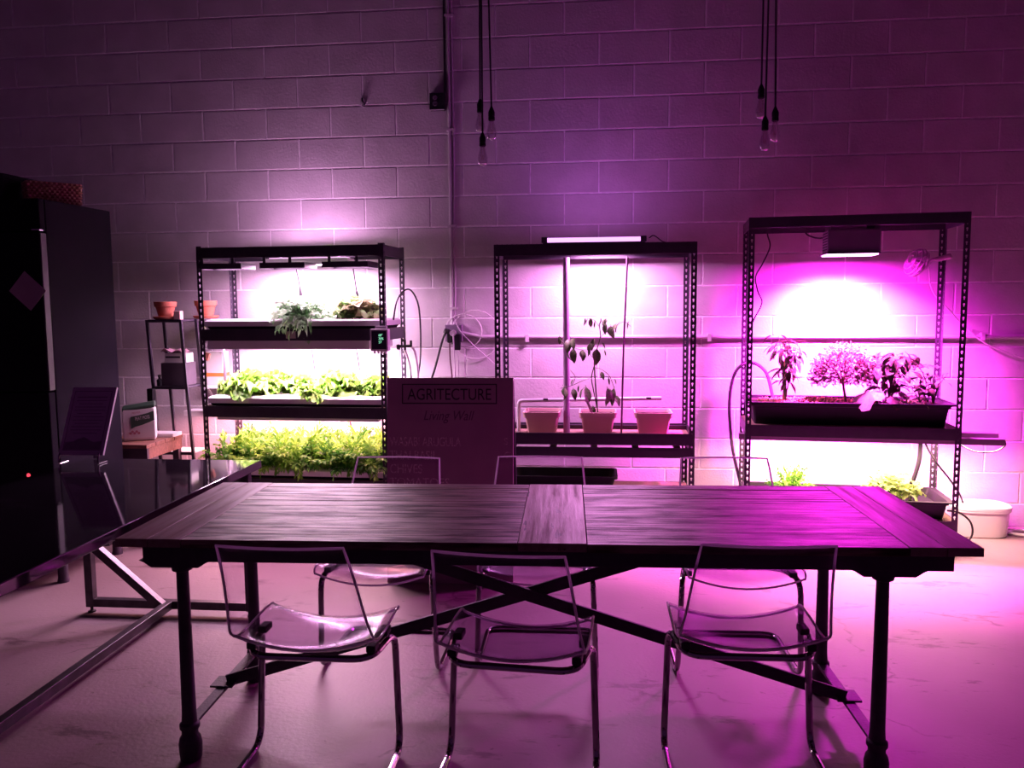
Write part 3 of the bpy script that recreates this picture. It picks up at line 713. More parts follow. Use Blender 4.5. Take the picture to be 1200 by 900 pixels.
zs = .7375 + .118
pep = leafy('pepper_plant', 'upright leafy pepper plant tied to a wooden stake', inR(-.345, -.02, zs), .43, .13, 85, .085, 'lance', leaf_pepper, 21, .25, 5)
G().cyl((.02, .02, 0), (.035, .02, .26), .006, n=8).obj('stake', stake_wood, pep)
th = thing('thyme_bush', 'round dome shaped tiny leaved bush in middle of the trough', 'plant', inR(-.0, .0, zs), 0, 'plants in the upper trough')
g = G(); g.tube(spline([(0.01, 0, 0), (.0, 0, .06), (-.01, 0, .12)]), [.008] * 15, 7)
rt = random.Random(11)
for k in range(26):
    a = rt.uniform(0, 6.28); e = rt.uniform(.1, 1.5); d = Vector((math.cos(a) * math.cos(e) * .17, math.sin(a) * math.cos(e) * .13, math.sin(e) * .17))
    g.tube([Vector((-.01, 0, .11)), Vector((-.01, 0, .13)) + d * .5, Vector((-.01, 0, .14)) + d], [.0035, .0022, .001], 5)
g.obj('stem', stem_wood, th)
g = G()
for k in range(2600):
    a = rt.uniform(0, 2 * PI); e = math.asin(rt.uniform(-.35, 1)); q = rt.uniform(.55, 1.0)
    b = (-.01 + math.cos(a) * math.cos(e) * .205 * q, math.sin(a) * math.cos(e) * .15 * q, .17 + math.sin(e) * .20 * q)
    L = rt.uniform(.020, .032); lv, lf = leaf_grid(L, L * .6, 2, 2, 'oval', .05, .6, .3, rt)
    place_leaf(g, lv, lf, b, rt.uniform(0, 2 * PI), R(rt.uniform(-30, 60)), rt.uniform(-.5, .5))
fo = g.obj('leaves', leaf_thyme, th, angle=80); fo['kind'] = 'stuff'
leafy('shrub_plant', 'dark dense shrub with oval leaves right of the dome bush', inR(.265, .02, zs), .32, .20, 120, .075, 'oval', leaf_shrub, 33, .25, 7, stem_wood)
leafy('small_herb', 'low dark round leaved herb near trough end post', inR(.42, -.03, zs), .12, .10, 26, .05, 'round', leaf_shrub, 37, .2, 5)
leafy('creeping_herb', 'wiry herb with small leaves arching over right trough end', inR(.50, .0, zs), .19, .13, 34, .04, 'oval', leaf_shrub, 41, .5, 6)
def lobed_leaf(n=5, seed=1):
    g = G(); rng = random.Random(seed); c = (0, 0, 0); pts = []
    m = 40
    for k in range(m + 1):
        a = R(-150 + 300 * k / m); r = .62 + .38 * abs(math.cos(a * n / 2 * .9)) + .05 * math.sin(a * 17)
        r *= .75 + .25 * math.cos(a); pts.append((r * math.sin(a) * .8, .25 + r * math.cos(a) * .8, 0))
    v = [(0, .12, .05)]; f = []
    for s in (.5, 1.0):
        for (x, y, z) in pts: v.append((x * s, .12 + (y - .12) * s, .05 - .22 * (s * math.hypot(x, y)) ** 2 + (.03 * math.sin(x * 14) if s == 1 else 0)))
    for k in range(m): f += [(0, 1 + k, 2 + k), (1 + k, 1 + m + 1 + k, 2 + m + 1 + k, 2 + k)]
    return g.add(v, f).mesh('leaf', leaf_pale, smooth=True, angle=80)
ll = lobed_leaf()
sq = thing('squash_plant', 'plant with big pale lobed leaves in front of the dark shrub', 'plant', inR(.19, -.12, zs), 0, 'plants in the upper trough')
g = G()
for (x, y, z, s, az, el, ro) in ((-.07, -.02, .085, .15, 2.5, -.55, .2), (.05, -.03, .05, .085, 3.3, -.7, -.2), (.10, .02, .075, .075, 4.0, -.5, .1), (-.02, .05, .10, .08, .6, -.2, 0)):
    g.tube(spline([(0, 0, 0), (x * .5, y * .5, z * .9), (x, y, z)]), .003, 5); put_leaf(sq, ll, (x, y, z), s, az, el, ro)
g.obj('stem', stem_green, sq)
gs = thing('spider_plant', 'tuft of strap leaves drooping at the trough front rim', 'plant', inR(.33, -.13, zs), 0, 'plants in the upper trough')
g = G(); rs = random.Random(3)
for k in range(16):
    lv, lf = leaf_grid(rs.uniform(.09, .14), .012, 6, 2, 'lance', .03, 1.7, .3, rs); g2 = G(); place_leaf(g2, lv, lf, (0, 0, .0), rs.uniform(0, 6.28), R(rs.uniform(35, 70)))
    g2.obj('leaf', leaf_basil if k % 3 else leaf_pepper, gs, angle=80)
G().lathe([(.014, 0), (.016, .008), (.006, .02)], 8).obj('crown', stem_green, gs)
uc = thing('umbrella_plant', 'pale umbrella shaped seed head on a bent stalk by the right rear post', 'plant', inR(.47, .08, zs), 0, 'plants in the upper trough')
G().tube(spline([(0, 0, 0), (.01, 0, .10), (-.01, 0, .17), (-.035, -.01, .205)]), .003, 6).obj('stem', stem_green, uc)
g = G()
for k in range(22):
    a = 2 * PI * k / 22; d = Vector((math.cos(a), math.sin(a) * .7, 0)); c = Vector((-.035, -.01, .205))
    g.tube([c, c + d * .06 + Vector((0, 0, .022)), c + d * .115 + Vector((0, 0, .006))], [.0016, .0014, .001], 4)
    for j in range(5):
        lv, lf = leaf_grid(.026, .010, 2, 2, 'lance', .05, .6, .2, rs); q = c + d * (.05 + .015 * j) + Vector((0, 0, .02 - .002 * j)); place_leaf(g, lv, lf, q, rs.uniform(0, 6.28), rs.uniform(-.3, .3))
fo = g.obj('leaves', leaf_pale, uc, angle=80); fo['kind'] = 'stuff'
# seedling tray plants on lowest shelf
zl = .1995 + .0582
for k, (x, y, s) in enumerate(((.20, -.06, 1.05), (.32, -.08, 1.1), (.26, .04, 1.15), (.40, .02, .9))):
    plant_head('basil_plant', 'bushy pale green basil clump in lowest trough, %s from the dome bush side' % ords[k], 'plant', 'basil', k % 3, inR(x, y, zl), k * 1.7, (s * 1.0, s, s * 1.35), 'basil clumps in the lowest trough')
plant_head('seedling', 'small lone feathery seedling at far left of lowest trough', 'plant', 'mizuna', 1, inR(-.305, -.02, zl), .4, (.75, .75, 1.45))

# clip fan on the tall rack
fan = thing('clip_fan', 'round caged clip fan on rear right post of tall rack', 'fan', inR(.455, .17, 1.70), R(-20))
cage = G()
FM = Matrix.Rotation(R(-62), 3, 'Y') @ Matrix.Rotation(R(25), 3, 'X')
def fm(p): return FM @ Vector(p) + Vector((-.03, -.02, -.005))
for r, z in ((.030, .042), (.06, .040), (.083, .020), (.088, .0), (.083, -.022), (.06, -.036), (.03, -.04)):
    cage.tube([fm((r * math.cos(2 * PI * k / 28), r * math.sin(2 * PI * k / 28), z)) for k in range(28)], .0036, 6, closed=True)
for k in range(24):
    a = 2 * PI * k / 24; cage.tube([fm((q * math.cos(a), q * math.sin(a), z)) for q, z in ((.02, .044), (.06, .041), (.084, .02), (.089, 0), (.084, -.022), (.06, -.037), (.02, -.041))], .0018, 4)
cage.obj('cage', fan_plastic, fan)
for k in range(3):
    b = G(); a0 = 2 * PI * k / 3; rows_ = []
    for q in (.016, .045, .07):
        rows_.append([fm((q * math.cos(a0 + s), q * math.sin(a0 + s), (.010 if s > 0 else -.010))) for s in (-.42, -.14, .14, .42)])
    b.add([p for r_ in rows_ for p in r_], [(i * 4 + j, i * 4 + j + 1, i * 4 + j + 5, i * 4 + j + 4) for i in range(2) for j in range(3)]); b.obj('blade', fan_plastic, fan)
G().tube([fm((0, 0, -.062)), fm((0, 0, .02))], [.024, .02], 14).obj('motor', fan_plastic, fan)
G().tube([fm((0, 0, -.055)), Vector((.055, 0, .012)), Vector((.085, .0, .016))], [.012, .01, .012], 10).obj('arm', fan_plastic, fan)
G().rbox((.115, .012, .022), (.085, .035, .03), (0, R(-14), R(-8))).obj('clip', fan_plastic, fan, smooth=False, bevel=.008)

# ------------------------------------------------------------------ main dining table
MT = thing('dining_table', 'long reclaimed plank table with dark iron legs in front of the racks', 'table', (-.213, -2.795, 0), R(2.4))
TL, TD, TH, TT = 2.56, .80, .765, .026
cw = .205
for x in (-TL / 2 + cw / 2, .052, TL / 2 - cw / 2):
    n = 1 if abs(x) < .5 else 2
    for j in range(n):
        w = cw / n; xc = x - cw / 2 + w * (j + .5)
        # grain runs along the board, so the board's own x axis is its length
        o = G().box(-TD / 2, TD / 2, -w / 2 + .0008, w / 2 - .0008, 0, TT).obj('cross_board', cross_wood, MT, smooth=False, bevel=.0018)
        o.rotation_euler = (0, 0, PI / 2); o.location = (xc, 0, TH - TT)
NP = 11; pw = TD / NP
for (xa, xb) in ((-TL / 2 + cw, .052 - cw / 2), (.052 + cw / 2, TL / 2 - cw)):
    L = xb - xa - .002; me = G().box(-L / 2, L / 2, -pw / 2 + .0006, pw / 2 - .0006, 0, TT).mesh('plank', plank_wood, smooth=False)
    for j in range(NP):
        o = link('plank', me, MT, bevel=.0012); o.location = ((xa + xb) / 2, -TD / 2 + (j + .5) * pw, TH - TT + rnd.uniform(-.0012, .0003)); o.rotation_euler = (rnd.uniform(-.02, .02), 0, 0)
for sy in (-1, 1): G().box(-TL / 2 + .055, TL / 2 - .055, sy * .33 - .014, sy * .33 + .014, TH - TT - .062, TH - TT - .0005).obj('apron', cast_iron, MT, smooth=False, bevel=.002)
for sx in (-1, 1): G().box(sx * (TL / 2 - .075) - .014, sx * (TL / 2 - .075) + .014, -.316, .316, TH - TT - .062, TH - TT - .0005).obj('apron', cast_iron, MT, smooth=False, bevel=.002)
LEGX = (-1.128, 1.045); LEGY = .285
leg_prof = [(.030, 0), (.034, .006), (.036, .03), (.037, .055), (.033, .075), (.026, .085), (.026, .10), (.0315, .108), (.0315, .122), (.0245, .128), (.0225, .16), (.0205, .40), (.019, .615), (.019, .628), (.031, .634), (.033, .642), (.031, .650), (.021, .655), (.023, .678)]
for x in LEGX:
    for sy in (-1, 1):
        lg_ = G().lathe(leg_prof, 18).obj('leg', cast_iron, MT); lg_.location = (x, sy * LEGY, 0)
        b = G(); zt = TH - TT - .0615 - .0005
        out = [(-.115, 0), (-.10, -.006), (-.085, -.016), (-.075, -.022), (.075, -.022), (.085, -.016), (.10, -.006), (.115, 0)]
        b.loft([[(px, y, zt + pz) for px, pz in out] for y in (-.05, .05)]); bo = b.obj('corbel', cast_iron, lg_, smooth=False); bo.location = (0, 0, 0)
    G().box(x - .018, x + .018, -LEGY + .02, LEGY - .02, .112, .122).obj('side_rail', cast_iron, MT, smooth=False, bevel=.001)
cx = (LEGX[0] + LEGX[1]) / 2
G().bar((LEGX[0] + .005, .006, .128), (cx + .74, .006, .70), .012, .042).obj('cross_brace', cast_iron, MT, smooth=False, bevel=.001)
G().bar((LEGX[1] - .005, -.008, .128), (cx - .74, -.008, .70), .012, .042).obj('cross_brace', cast_iron, MT, smooth=False, bevel=.001)
for sx in (-1, 1): G().box(cx + sx * .74 - .03, cx + sx * .74 + .03, -.319, .319, .690, TH - TT - .0005).obj('brace_rail', cast_iron, MT, smooth=False)
for x in LEGX: G().box(x - .04, x + .04, -.04, .04, .1222, .129).obj('brace_plate', cast_iron, MT, smooth=False)

# ------------------------------------------------------------------ glossy black side table
ST = thing('side_table', 'large glossy black top table on square steel tube frame, beside the plank table', 'table', (-2.04, -3.12, 0), R(.6))
G().box(-.435, .44, -1.28, 1.29, .697, .735).obj('top', gloss_black, ST, smooth=False, bevel=.003)
S = .038
for sy, yy in ((1, 1.20), (-1, -1.20)):
    for sx in (-1, 1):
        lg_ = G().box(sx * .40 - S / 2, sx * .40 + S / 2, yy - S / 2, yy + S / 2, .028, .6965).obj('leg', dark_steel_tube, ST, smooth=False, bevel=.002)
        G().lathe([(.018, 0), (.018, .006), (.007, .008), (.007, .030)], 12, (sx * .40, yy, 0)).obj('levelling_foot', rubber, lg_)
    G().box(-.40 + S / 2, .40 - S / 2, yy - S / 2, yy + S / 2, .030, .030 + S).obj('end_rail', dark_steel_tube, ST, smooth=False, bevel=.002)
    G().box(-.40 + S / 2, .40 - S / 2, yy - S / 2, yy + S / 2, .655, .6965).obj('top_rail', dark_steel_tube, ST, smooth=False, bevel=.002)
    G().bar((-.02, yy - sy * .04, .052), (-.385, yy - sy * .04, .37), .038, .038).obj('diagonal_brace', dark_steel_tube, ST, smooth=False, bevel=.002)
for (x) in (0.0,): G().box(x - S / 2, x + S / 2, -1.20 + S / 2, 1.20 - S / 2, .031, .031 + S).obj('floor_rail', dark_steel_tube, ST, smooth=False, bevel=.002)

# ------------------------------------------------------------------ clear acrylic chairs
def chair_proto(label, loc, rz, group):
    t = thing('acrylic_chair', label, 'chair', loc, rz, group)
    prof = [(.135, .398), (.125, .409), (.10, .417), (.03, .416), (-.05, .411), (-.12, .410), (-.165, .414), (-.195, .424), (-.215, .442), (-.228, .466), (-.240, .50), (-.270, .58), (-.305, .66), (-.345, .735), (-.385, .800)]
    prof = [(p.x, p.y) for p in spline([Vector((a, b, 0)) for a, b in prof], 2)]
    nt_ = 12; V = []; F = []
    for i, (y, z) in enumerate(prof):
        back = min(1, max(0, (z - .44) / .36)); hw = .214 + .008 * math.sin(PI * min(1, i / 16)) if back == 0 else .220 - .038 * back
        for j in range(nt_ + 1):
            s = 2 * j / nt_ - 1
            lift = .042 * s * s * (1 - min(1, back * 3)); fwd = .020 * s * s * back
            V.append((s * hw, y + fwd, z + lift))
    n = nt_ + 1
    F = [(i * n + j, i * n + j + 1, (i + 1) * n + j + 1, (i + 1) * n + j) for i in range(len(prof) - 1) for j in range(nt_)]
    sh = G().add(V, F).obj('shell', acrylic, t, angle=80)
    so = sh.modifiers.new('thickness', 'SOLIDIFY'); so.thickness = .005; so.offset = 0
    m = len(prof)
    per = [V[j] for j in range(n)] + [V[i * n + n - 1] for i in range(1, m)] + [V[(m - 1) * n + j] for j in range(n - 2, -1, -1)] + [V[i * n] for i in range(m - 2, 0, -1)]
    G().tube(per, .0042, 6, closed=True).obj('edge', acrylic_edge, sh)
    # added pale tube imitates the bright refraction line where seat turns into backrest
    bend = min(range(m), key=lambda i: abs(prof[i][1] - .432) + (prof[i][0] > -.1) * 9)
    G().tube([V[bend * n + j] for j in range(n)], .0055, 6).obj('bend_glint', acrylic_edge, sh)
    hx, hf = .238, .212
    path = [(-hx, -.40, .0115), (-hx, .02, .0115), (-hf - .012, .035, .402), (-hf + .02, -.155, .388), (hf - .02, -.155, .388), (hf + .012, .035, .402), (hx, .02, .0115), (hx, -.40, .0115)]
    G().tube(fillet(path, .065, closed=True), .0112, 10, closed=True).obj('frame', chrome, t)
    for sx in (-1, 1):
        for y in (-.115, .0):
            q = .40 if y > -.05 else .395
            G().rbox((sx * (hf - .012 - (.010 if y < -.05 else 0)), y, q + .018), (.03, .055, .022), (0, 0, 0)).obj('rubber_mount', rubber, t, smooth=False, bevel=.004)
    return t
c0 = chair_proto('clear acrylic chair at near long side of plank table, nearest the glossy black table', (-.897, -3.04, 0), R(1.0), 'near side acrylic chairs')
def put_chair(label, x, y, rz, group):
    c = copy_tree(c0); c.location = (x, y, 0); c.rotation_euler = (0, 0, rz); c['label'] = label; c['group'] = group
put_chair('clear acrylic chair at near long side of plank table, the middle one', -.252, -3.055, R(-4), 'near side acrylic chairs')
put_chair('clear acrylic chair at near long side of plank table, its seat tinted magenta', .445, -2.915, R(2), 'near side acrylic chairs')
put_chair('clear acrylic chair behind plank table, in front of lettuce rack', -.885, -2.43, PI, 'far side acrylic chairs')
put_chair('clear acrylic chair behind plank table, in front of centre rack', -.258, -2.375, PI + R(1.5), 'far side acrylic chairs')
put_chair('clear acrylic chair behind plank table, in front of tall magenta rack', .535, -2.35, PI + R(2), 'far side acrylic chairs')

# ------------------------------------------------------------------ A-frame chalkboard sign
SG = thing('chalkboard_sign', 'dark A-frame chalkboard sign with handwritten crop list between racks', 'sign', (-.795, -1.33, 0), R(1))
tilt = R(-5)
bp = bpy.data.objects.new('front_panel', G().box(-.335, .335, -.009, .009, .0, 1.085).mesh('front_panel', board_slate, smooth=False)); COL.objects.link(bp); bp.parent = SG; bp.rotation_euler = (tilt, 0, 0); bp.location = (0, -.05, .0015)
bk = G().box(-.335, .335, -.009, .009, 0, 1.085).obj('back_panel', board_paint, SG, smooth=False); bk.rotation_euler = (R(12), 0, 0); bk.location = (0, .30, .002)
hf = -.0094
for (a, b, c, d) in ((-.255, .250, 1.047, 1.053), (-.255, .250, .947, .953), (-.255, -.249, .947, 1.053), (.244, .250, .947, 1.053)):
    G().box(a, b, hf - .0006, hf, c, d).obj('title_frame', board_paint, bp, smooth=False)
text('title_lettering', 'AGRITECTURE', .086, board_paint, bp, (-.002, hf, .969), align='CENTER', xs=.80, ext=.0006)
text('script_lettering', 'Living Wall', .072, pmat('faded_board_paint', (.15, .065, .13), rough=.6), bp, (-.01, hf, .862), align='CENTER', xs=.82, shear=.3)
for k, (w, xs) in enumerate((('WASABI ARUGULA', .66), ('THAI BASIL', .76), ('CHIVES', .8), ('TOMATOES', .9))):
    text('chalk_line', w, .068, chalk, bp, (-.322, hf, .725 - k * .072), xs=xs)
for k, w in enumerate(('S', 'C')): text('chalk_line', w, .05, chalk, bp, (.285, hf, .735 - k * .072))
G().cyl((-.1, .0, 1.08), (.1, .0, 1.08), .006, n=8).obj('hinge', black_steel, bp)

# ------------------------------------------------------------------ tall black refrigerator cabinet, things on it
FR = thing('refrigerator', 'tall black two door refrigerator at the dark end of the room', 'refrigerator', (-3.235, -1.27, 0))
G().box(-.395, .395, -.27, .30, .13, 2.02).obj('body', fridge_black, FR, smooth=False, bevel=.004)
d1 = G().box(-.395, .392, -.325, -.273, 1.035, 1.85).obj('door', fridge_black, FR, smooth=False, bevel=.006)
d2 = G().box(-.395, .392, -.325, -.273, .20, 1.028).obj('door', fridge_black, FR, smooth=False, bevel=.006)
G().box(-.395, .392, -.315, -.271, 1.857, 2.02).obj('top_grille', fridge_black, FR, smooth=False, bevel=.004)
G().rbox((.375, -.312, 1.862), (.045, .03, .010), (0, 0, 0)).obj('hinge', chrome, d1, smooth=False, bevel=.002)
G().box(.3925, .3955, -.318, -.275, 1.04, 1.845).obj('door_edge_strip', pmat('steel_strip', (.05, .035, .055), rough=.5), d1, smooth=False)
led = G().lathe([(.011, 0), (.009, .004), (.004, .006)], 12).obj('indicator_light', red_led, d2); led.rotation_euler = (PI / 2, 0, 0); led.location = (.25, -.3245, .594)
for sx in (-1, 1):
    for sy in (-1, 1): G().lathe([(.030, 0), (.030, .01), (.026, .02), (.026, .131)], 14, (sx * .36, .015 + sy * .25 - .02, 0)).obj('foot', cast_iron, FR)
nt = G().box(-.076, .076, -.0008, .0008, -.068, .068).obj('paper_note', paper); nt.rotation_euler = (0, R(42), 0); nt.location = (-2.922, -1.5975, 1.553); tag(nt, 'paper note stuck askew on the black refrigerator door', 'note')
BK = thing('wicker_basket', 'small pink brown wicker basket on top of black refrigerator', 'basket', (-3.03, -1.20, 2.0205), R(45))
g = G()
for k in range(9):
    z = .007 + k * .0145; hx, hy = .125 + .0007 * k, .060 + .0007 * k; ring = []
    for (x0, y0, x1, y1, n_) in ((-hx, -hy, hx, -hy, 21), (hx, -hy, hx, hy, 11), (hx, hy, -hx, hy, 21), (-hx, hy, -hx, -hy, 11)):
        for q in range(n_):
            u = q / n_; wv = .004 * (1 if (q + k) % 2 else -1); dx, dy = (x1 - x0), (y1 - y0); L = math.hypot(dx, dy)
            ring.append((x0 + dx * u + dy / L * wv, y0 + dy * u - dx / L * wv, z))
    g.tube(ring, .0075, 6, closed=True)
g.obj('weave', basket_mat, BK)
G().box(-.118, .118, -.053, .053, .0, .008).obj('base', basket_mat, BK, smooth=False)
BI = thing('storage_bin', 'black storage bin on the refrigerator behind the wicker basket', 'bin', (-3.36, -1.2, 2.0205))
G().rectloft([(0, .17, .20, .02), (.135, .185, .215, .025), (.136, .195, .225, .03), (.16, .195, .225, .03), (.16, .18, .21, .025), (.03, .165, .195, .02)]).obj('body', deep_black, BI, angle=30)

# ------------------------------------------------------------------ menu on tabletop easel
ME = thing('menu_easel', 'slanted framed menu board on small easel at glossy table back edge', 'sign', (-2.43, -1.975, .735), R(3))
mp_ = bpy.data.objects.new('board', G().box(-.107, .107, -.004, .004, 0, .34).mesh('board', menu_board, smooth=False)); COL.objects.link(mp_); mp_.parent = ME; mp_.rotation_euler = (R(-27), 0, 0); mp_.location = (0, .0, .042)
for (a, b, c, d) in ((-.092, .092, .318, .321), (-.092, .092, .022, .025), (-.092, -.089, .022, .321), (.089, .092, .022, .321)): G().box(a, b, -.0046, -.0041, c, d).obj('border_line', menu_print, mp_, smooth=False)
for k in range(12):
    w = .075 if k % 3 else .06; G().box(-w, w, -.0045, -.0041, .105 + k * .0165, .108 + k * .0165 + (.002 if k == 11 else 0)).obj('print_line', menu_print, mp_, smooth=False)
hl = [(-.088, .062), (-.05, .066), (-.03, .078), (-.012, .082), (0, .088), (.015, .080), (.03, .072), (.05, .064), (.088, .068), (.088, .026), (-.088, .026)]
G().loft([[(x, y, z) for x, z in hl] for y in (-.0046, -.0042)]).obj('hill_print', menu_print, mp_, smooth=False)
G().box(.1072, .1105, -.006, .006, 0, .34).obj('edge_strip', white_plastic, mp_, smooth=False)
G().bar((0, .155, .34), (0, .125, .004), .02, .01).obj('rear_prop', black_steel, ME, smooth=False)
for x in (-.095, .095):
    f_ = G().tube(fillet([(x, -.01, .052), (x, -.022, .03), (x, -.022, .004), (x, .05, .004)], .012), .004, 8).obj('easel_foot', chrome if x < 0 else black_steel, ME)

# ------------------------------------------------------------------ low wooden table with peat moss bag, left shelf
LT = thing('low_bench', 'low reddish wooden bench between refrigerator and ladder shelf', 'bench', (-2.87, -.70, 0))
for k, y in enumerate((-.165, -.055, .055, .165)): G().box(-.20, .15, y - .053, y + .053, .617, .64).obj('plank', tan_wood, LT, smooth=False, bevel=.002)
G().box(-.195, .145, -.205, -.185, .55, .6165).obj('apron', card_dark, LT, smooth=False); G().box(.125, .145, -.184, .21, .55, .6165).obj('apron', tan_wood, LT, smooth=False)
for sx in (-.17, .12):
    for sy in (-.16, .19): G().box(sx - .02, sx + .02, sy - .018, sy + .018, 0, .5495 if sy < 0 or sx > 0 else .6165).obj('leg', card_dark, LT, smooth=False)
BG = thing('peat_moss_bag', 'white and green bag of peat moss standing on the low bench', 'bag', (-2.868, -.725, .6405), R(24))
G().loft([[(x * a, y * b, z) for x, y in ((-1, -1), (1, -1), (1, 1), (-1, 1))] for a, b, z in ((.088, .05, 0), (.093, .056, .02), (.094, .058, .12), (.092, .052, .20))]).obj('sack', card_white, BG, smooth=False, bevel=.006)
G().loft([[(x * a, y * b, z + (.012 * x)) for x, y in ((-1, -1), (1, -1), (1, 1), (-1, 1))] for a, b, z in ((.0925, .0525, .194), (.093, .052, .212), (.09, .03, .228))]).obj('folded_top', green_print, BG, smooth=False, bevel=.004)
g = G(); bz = [(-.045, .078), (-.02, .09), (.02, .10), (.06, .115), (.089, .128), (.089, .185), (.05, .172), (.0, .160), (-.045, .152)]
g.loft([[(x, y, z) for x, z in bz] for y in (-.0596, -.0580)]).obj('green_label', green_print, BG, smooth=False)
text('lettering', 'PEAT MOSS', .030, card_white, BG, (-.020, -.0598, .128), rot=(PI / 2, R(-8), 0), xs=.56, shear=.15)
text('lettering', 'PREMIER', .018, pink_print, BG, (-.035, -.0592, .168), rot=(PI / 2, R(-8), 0), xs=.72)
for k in range(5):
    G().lathe([(.007, 0), (.008, .0006)], 10).obj('printed_mushroom', pink_print, BG, smooth=False); bpy.context.view_layer.update if False else None
for i_, ch in enumerate([c for c in BG.children if c.name.startswith('printed_mushroom')]): ch.rotation_euler = (PI / 2, 0, 0); ch.location = (-.05 + .012 * i_, -.0588, .05 + .01 * (i_ % 2))
WB = G().rectloft([(0, .10, .06, .01), (.022, .10, .06, .01)]).obj('white_tray', white_plastic, angle=30); WB.location = (-2.81, -.565, .6403); tag(WB, 'flat white tray behind the peat moss bag on bench', 'tray')

SH = thing('ladder_shelf', 'narrow black metal shelf unit with terracotta pots on top', 'shelf', (-2.785, -.395, 0), R(-1))
sk = -.055
def shx(z): return (1.385 - z) * .052 - .02
for sx in (-1, 1):
    for sy in (-1, 1):
        G().bar((sx * .115 + shx(0), sy * .10, 0), (sx * .115 + shx(1.383), sy * .10, 1.383), .017, .017, up=(0, 1, 0)).obj('post', black_steel, SH, smooth=False)
for z in (1.377, .945, .515, .12):
    x = shx(z); G().box(x - .1055, x + .1055, -.092, .092, z - .006, z + .006).obj('shelf_board', black_steel if z > .6 else white_plastic, SH, smooth=False)
    for sy in (-1, 1): G().box(x - .1055, x + .1055, sy * .10 - .007, sy * .10 + .007, z - .011, z + .008).obj('crossbar', black_steel, SH, smooth=False)
def sp(x, y, z): return at(-2.785, -.395, R(-1), x + shx(z), y, z)
def clay_pot(label, loc, s):
    t = thing('terracotta_pot', label, 'pot', loc, 0, 'terracotta pots on the ladder shelf')
    G().lathe([(.062, 0), (.074, .006), (.080, .020), (.076, .021), (.070, .010), (.01, .008)], 24).obj('saucer', terracotta, t, angle=40)
    g = G().lathe([(.043, .0105), (.058, .075), (.060, .082), (.067, .083), (.071, .115), (.064, .116), (.058, .085), (.01, .08)], 24).obj('body', terracotta, t, angle=35)
    G().lathe([(.061, .098), (.030, .104), (.004, .102)], 18).obj('soil', soil_mat, t)
    t.scale = (s,) * 3; return t
p1 = clay_pot('terracotta pot on saucer, nearer the refrigerator, with dry twig', sp(-.025, -.028, 1.3835), 1.0)
G().tube([(0, 0, .10), (.006, 0, .125), (.024, -.01, .15)], [.002, .0015, .001], 5).obj('twig', stem_wood, p1)
clay_pot('terracotta pot half hidden behind left post of lettuce rack', (-2.665, -.20, 1.3835), 1.05)
SHB = thing('clay_block', 'small clay block on ladder shelf top between the two pots', 'block', sp(.075, -.05, 1.3835)); G().box(-.022, .022, -.022, .022, 0, .055).obj('body', pot_plastic, SHB, smooth=False, bevel=.003)
# a short plinth carries the second pot behind the shelf top
PL = G().box(-2.74, -2.59, -.285, -.115, 1.3635, 1.383).obj('wall_ledge', conduit_grey, smooth=False, bevel=.002); tag(PL, 'small grey ledge on brackets carrying the half hidden pot', 'ledge')
for x in (-2.72, -2.61): G().bar((x, -.2, 1.362), (x, .0, 1.25), .012, .012).obj('bracket', conduit_grey, PL, smooth=False)
G().box(-2.735, -2.595, -.1149, -.0005, 1.3655, 1.381).obj('wall_rail', conduit_grey, PL, smooth=False)
b = G().box(-.085, .085, -.07, .07, 0, .15).obj('dark_box', card_dark, smooth=False, bevel=.003); b.location = sp(.015, -.01, .9515); b.location.z = .9535; tag(b, 'square dark box on the middle shelf of ladder shelf', 'box')
b = thing('small_bottle', 'tiny dark bottle beside dark box on ladder shelf', 'bottle', sp(-.085, -.075, .9535)); b.location.z = .9535
G().lathe([(.017, 0), (.018, .004), (.018, .038), (.008, .048), (.008, .056)], 14).obj('body', deep_black, b); G().lathe([(.010, .056), (.010, .072)], 12).obj('cap', rubber, b)
b = thing('carton', 'pale carton with dark band on top of dark box', 'box', sp(.035, -.01, 1.1)); b.location.z = 1.1037
G().box(-.075, .065, -.055, .055, 0, .062).obj('body', card_white, b, smooth=False, bevel=.002); G().box(-.07, .03, -.0556, -.0545, .030, .042).obj('dark_band', rubber, b, smooth=False)
cl = G(); cl.add(*[(lambda V_: (V_, [(i * 7 + j, i * 7 + j + 1, (i + 1) * 7 + j + 1, (i + 1) * 7 + j) for i in range(5) for j in range(6)]))([(-.08 + .025 * j, -.06 + .024 * i, .020 + .028 * math.sin(j * .9 + .6) ** 2 * (1 - .3 * i / 5) + .006 * math.sin(i * 2.2 + j)) for i in range(6) for j in range(7)])][0])
co = cl.obj('crumpled_cloth', pmat('pink_cloth', (.42, .24, .30), rough=.9)); co.location = sp(.02, -.01, 1.17); co.location.z = 1.148; tag(co, 'crumpled pinkish cloth on top of the pale carton', 'cloth')
so_ = co.modifiers.new('thickness', 'SOLIDIFY'); so_.thickness = .004
b = G().box(-.02, .02, -.018, .018, -.14, .12).obj('power_strip', deep_black, smooth=False, bevel=.004); b.location = sp(-.128, -.122, .82); tag(b, 'black power strip fixed to the ladder shelf post', 'power strip')
b = G().loft([[(x, y, z) for x, y in ((-.02, -.015), (.02, -.015), (.02, .015), (-.02, .015))] for z in (0, .05)]).obj('brown_clamp', pmat('brown_clamp', (.22, .07, .05), rough=.6), smooth=False, bevel=.003); b.location = (-2.632, -.30, 1.11); b.rotation_euler = (0, R(18), 0); tag(b, 'small brown clamp beside lettuce rack left post', 'clamp')
G().cyl((0, .0, .02), (-.025, -.0, .03), .004, n=6).obj('jaw', black_steel, b)
b = thing('orange_carton', 'white carton with an orange band at wall behind lettuce rack', 'box', (-2.665, -.062, .92))
